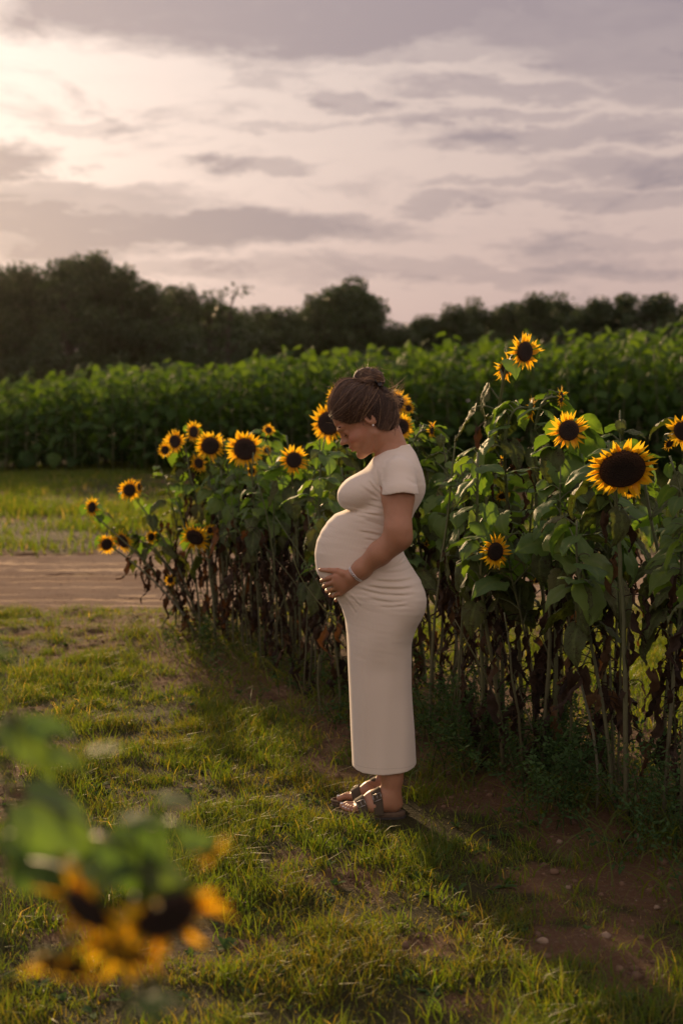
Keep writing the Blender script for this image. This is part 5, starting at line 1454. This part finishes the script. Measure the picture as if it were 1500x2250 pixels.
    # ---------------- nails and sandals
    nail = solid('white_polish', (.80, .80, .80), .25); leather = solid('olive_nubuck', (.105, .082, .055), .8, noise=(60, (.075, .058, .040)), bump=(250, .3, .001), spec=.15)
    cork = solid('cork', (.16, .105, .065), .9, noise=(90, (.08, .05, .03))); rubber = solid('dark_sole', (.035, .028, .022), .8); steel = solid('buckle_metal', (.45, .43, .40), .4, 1.0)
    for (s, Yf, hx_, fp, toes) in FEET:
        NB = Bag()
        for (lat, l0, l1, r_) in toes:
            uu, vv = np.meshgrid(np.linspace(-1, 1, 5), np.linspace(-1, 1, 5), indexing='ij')
            c = fp(l1 - r_ * .95, lat, r_ + .001)
            rx, ry = r_ * .55, r_ * .62
            X = -uu * rx * .95; Y_ = vv * ry; Zz = np.sqrt(np.clip((r_ * 1.10) ** 2 - (X * .8) ** 2 - Y_ ** 2, 0, 1))
            P = np.stack([c[0] + X - r_ * .28, c[1] + Y_, c[2] + Zz - .0002], -1).reshape(-1, 3)
            NB.add(P, grid_faces(5, 5) if s < 0 else grid_faces(5, 5))
        NB.build('toenails', nail, root, origin=O)
        # outline of the foot bed: length from the heel, inside and outside half widths
        l = np.array([-.008, .0, .02, .05, .09, .13, .17, .205, .235, .252, .258]); wi = np.array([.004, .018, .030, .033, .034, .038, .042, .042, .034, .018, .006]); wo = np.array([.004, .018, .031, .034, .036, .042, .047, .044, .032, .016, .004])
        ll = np.linspace(l[0], l[-1], 40); wi_, wo_ = np.interp(ll, l, wi), np.interp(ll, l, wo)
        ins_ = [(a, b) for a, b in zip(ll, wi_)]; outs = [(a, -b) for a, b in zip(ll[::-1], wo_[::-1])]; ring = ins_ + outs
        def slab(z0, z1, grow=0.0, rim=0.0):
            n_ = len(ring); Vs = []
            for (zz, g) in ((z0, grow - .001), (z0 + .002, grow), (z1 - .002, grow), (z1, grow - .0015)):
                for (a, b) in ring: Vs.append(fp(a + (g if a > .12 else -g), b + (g if b > 0 else -g), zz - GZ))
            Qs = grid_faces(4, n_, True); 
            for zi, zz in ((0, z0), (3, z1)): Vs.append(fp(.12, 0, zz - GZ))
            c0, c1 = 4 * n_, 4 * n_ + 1; T = [(c0, (k + 1) % n_, k) for k in range(n_)] + [(c1, 3 * n_ + k, 3 * n_ + (k + 1) % n_) for k in range(n_)]
            return np.array(Vs), Qs, np.array(T)
        v, q, t = slab(.008, GZ + .001, .001)
        sd = mk('sandal', v - O, q, t, cork, True, root)
        v, q, t = slab(-.004, .0085, .003); sole = mk('sole', v - O, q, t, rubber, True, sd); 
        # raised toe rim
        v, q, t = tube(np.array([fp(a, b, .003) for (a, b) in ring if a > .17]), .0045, 6); mk('rim', v - O, q, t, cork, True, sd)
        for (lc, wdt, hgt, wi2, wo2, slant) in ((.160, .036, .057, .040, .048, .010), (.104, .037, .089, .041, .042, .004)):
            na, nl = 22, 5; P = np.zeros((nl, na, 3)); P2 = np.zeros((nl, na, 3))
            for i in range(nl):
                la = (i / (nl - 1) - .5) * wdt
                for j in range(na):
                    a = math.pi * j / (na - 1); cw = math.cos(a); hh_ = hgt + (-la) * .55
                    w_ = (wi2 if cw > 0 else wo2) + .003
                    lat = (w_ * abs(cw) ** .8) * (1 if cw > 0 else -1); z = (hh_ - .0) * math.sin(a) ** .75 - .008 + .004
                    ls = lc + la * (1 - .15 * math.sin(a)) + slant * math.sin(a) + .012 * (abs(cw)) * (-1 if cw < 0 else -.3)
                    P[i, j] = fp(ls, lat, z); P2[i, j] = fp(ls, lat * .93, z - .003)
            n_ = nl * na; Qa = grid_faces(nl, na); V_ = np.vstack([P.reshape(-1, 3), P2.reshape(-1, 3)]); Qs = [Qa, Qa[:, ::-1] + n_]
            ed = []
            for i in (0, nl - 1):
                for j in range(na - 1): ed.append((i * na + j, i * na + j + 1, n_ + i * na + j + 1, n_ + i * na + j))
            st_ = mk('strap', V_ - O, np.vstack(Qs + [np.array(ed)]), None, leather, True, sd)
            # buckle on the outer side
            jc = 16; c = P[2, jc]; du = P[4, jc] - P[0, jc]; du /= np.linalg.norm(du); dv = P[2, jc + 2] - P[2, jc - 2]; dv /= np.linalg.norm(dv); dn = np.cross(du, dv); dn *= np.sign(dn[1] * (1 if s > 0 else -1)) or 1
            if s < 0: dn = dn if dn[1] < 0 else -dn
            hw, hv_ = .0155, .0125; cs = [(-hw, -hv_), (-hw, hv_), (hw, hv_), (hw, -hv_), (-hw, -hv_)]
            BB = Bag()
            for (a0, b0), (a1_, b1_) in zip(cs[:-1], cs[1:]):
                v, q, t = tube(np.array([c + dn * .0045 + du * a0 + dv * b0, c + dn * .0045 + du * a1_ + dv * b1_]), .0013, 6); BB.add(v, q, t)
            v, q, t = tube(np.array([c + dn * .005 - dv * hv_, c + dn * .0055 + dv * hv_ * .9]), .0010, 6); BB.add(v, q, t)
            BB.build('buckle', steel, sd, origin=O)
    return root
build_woman()
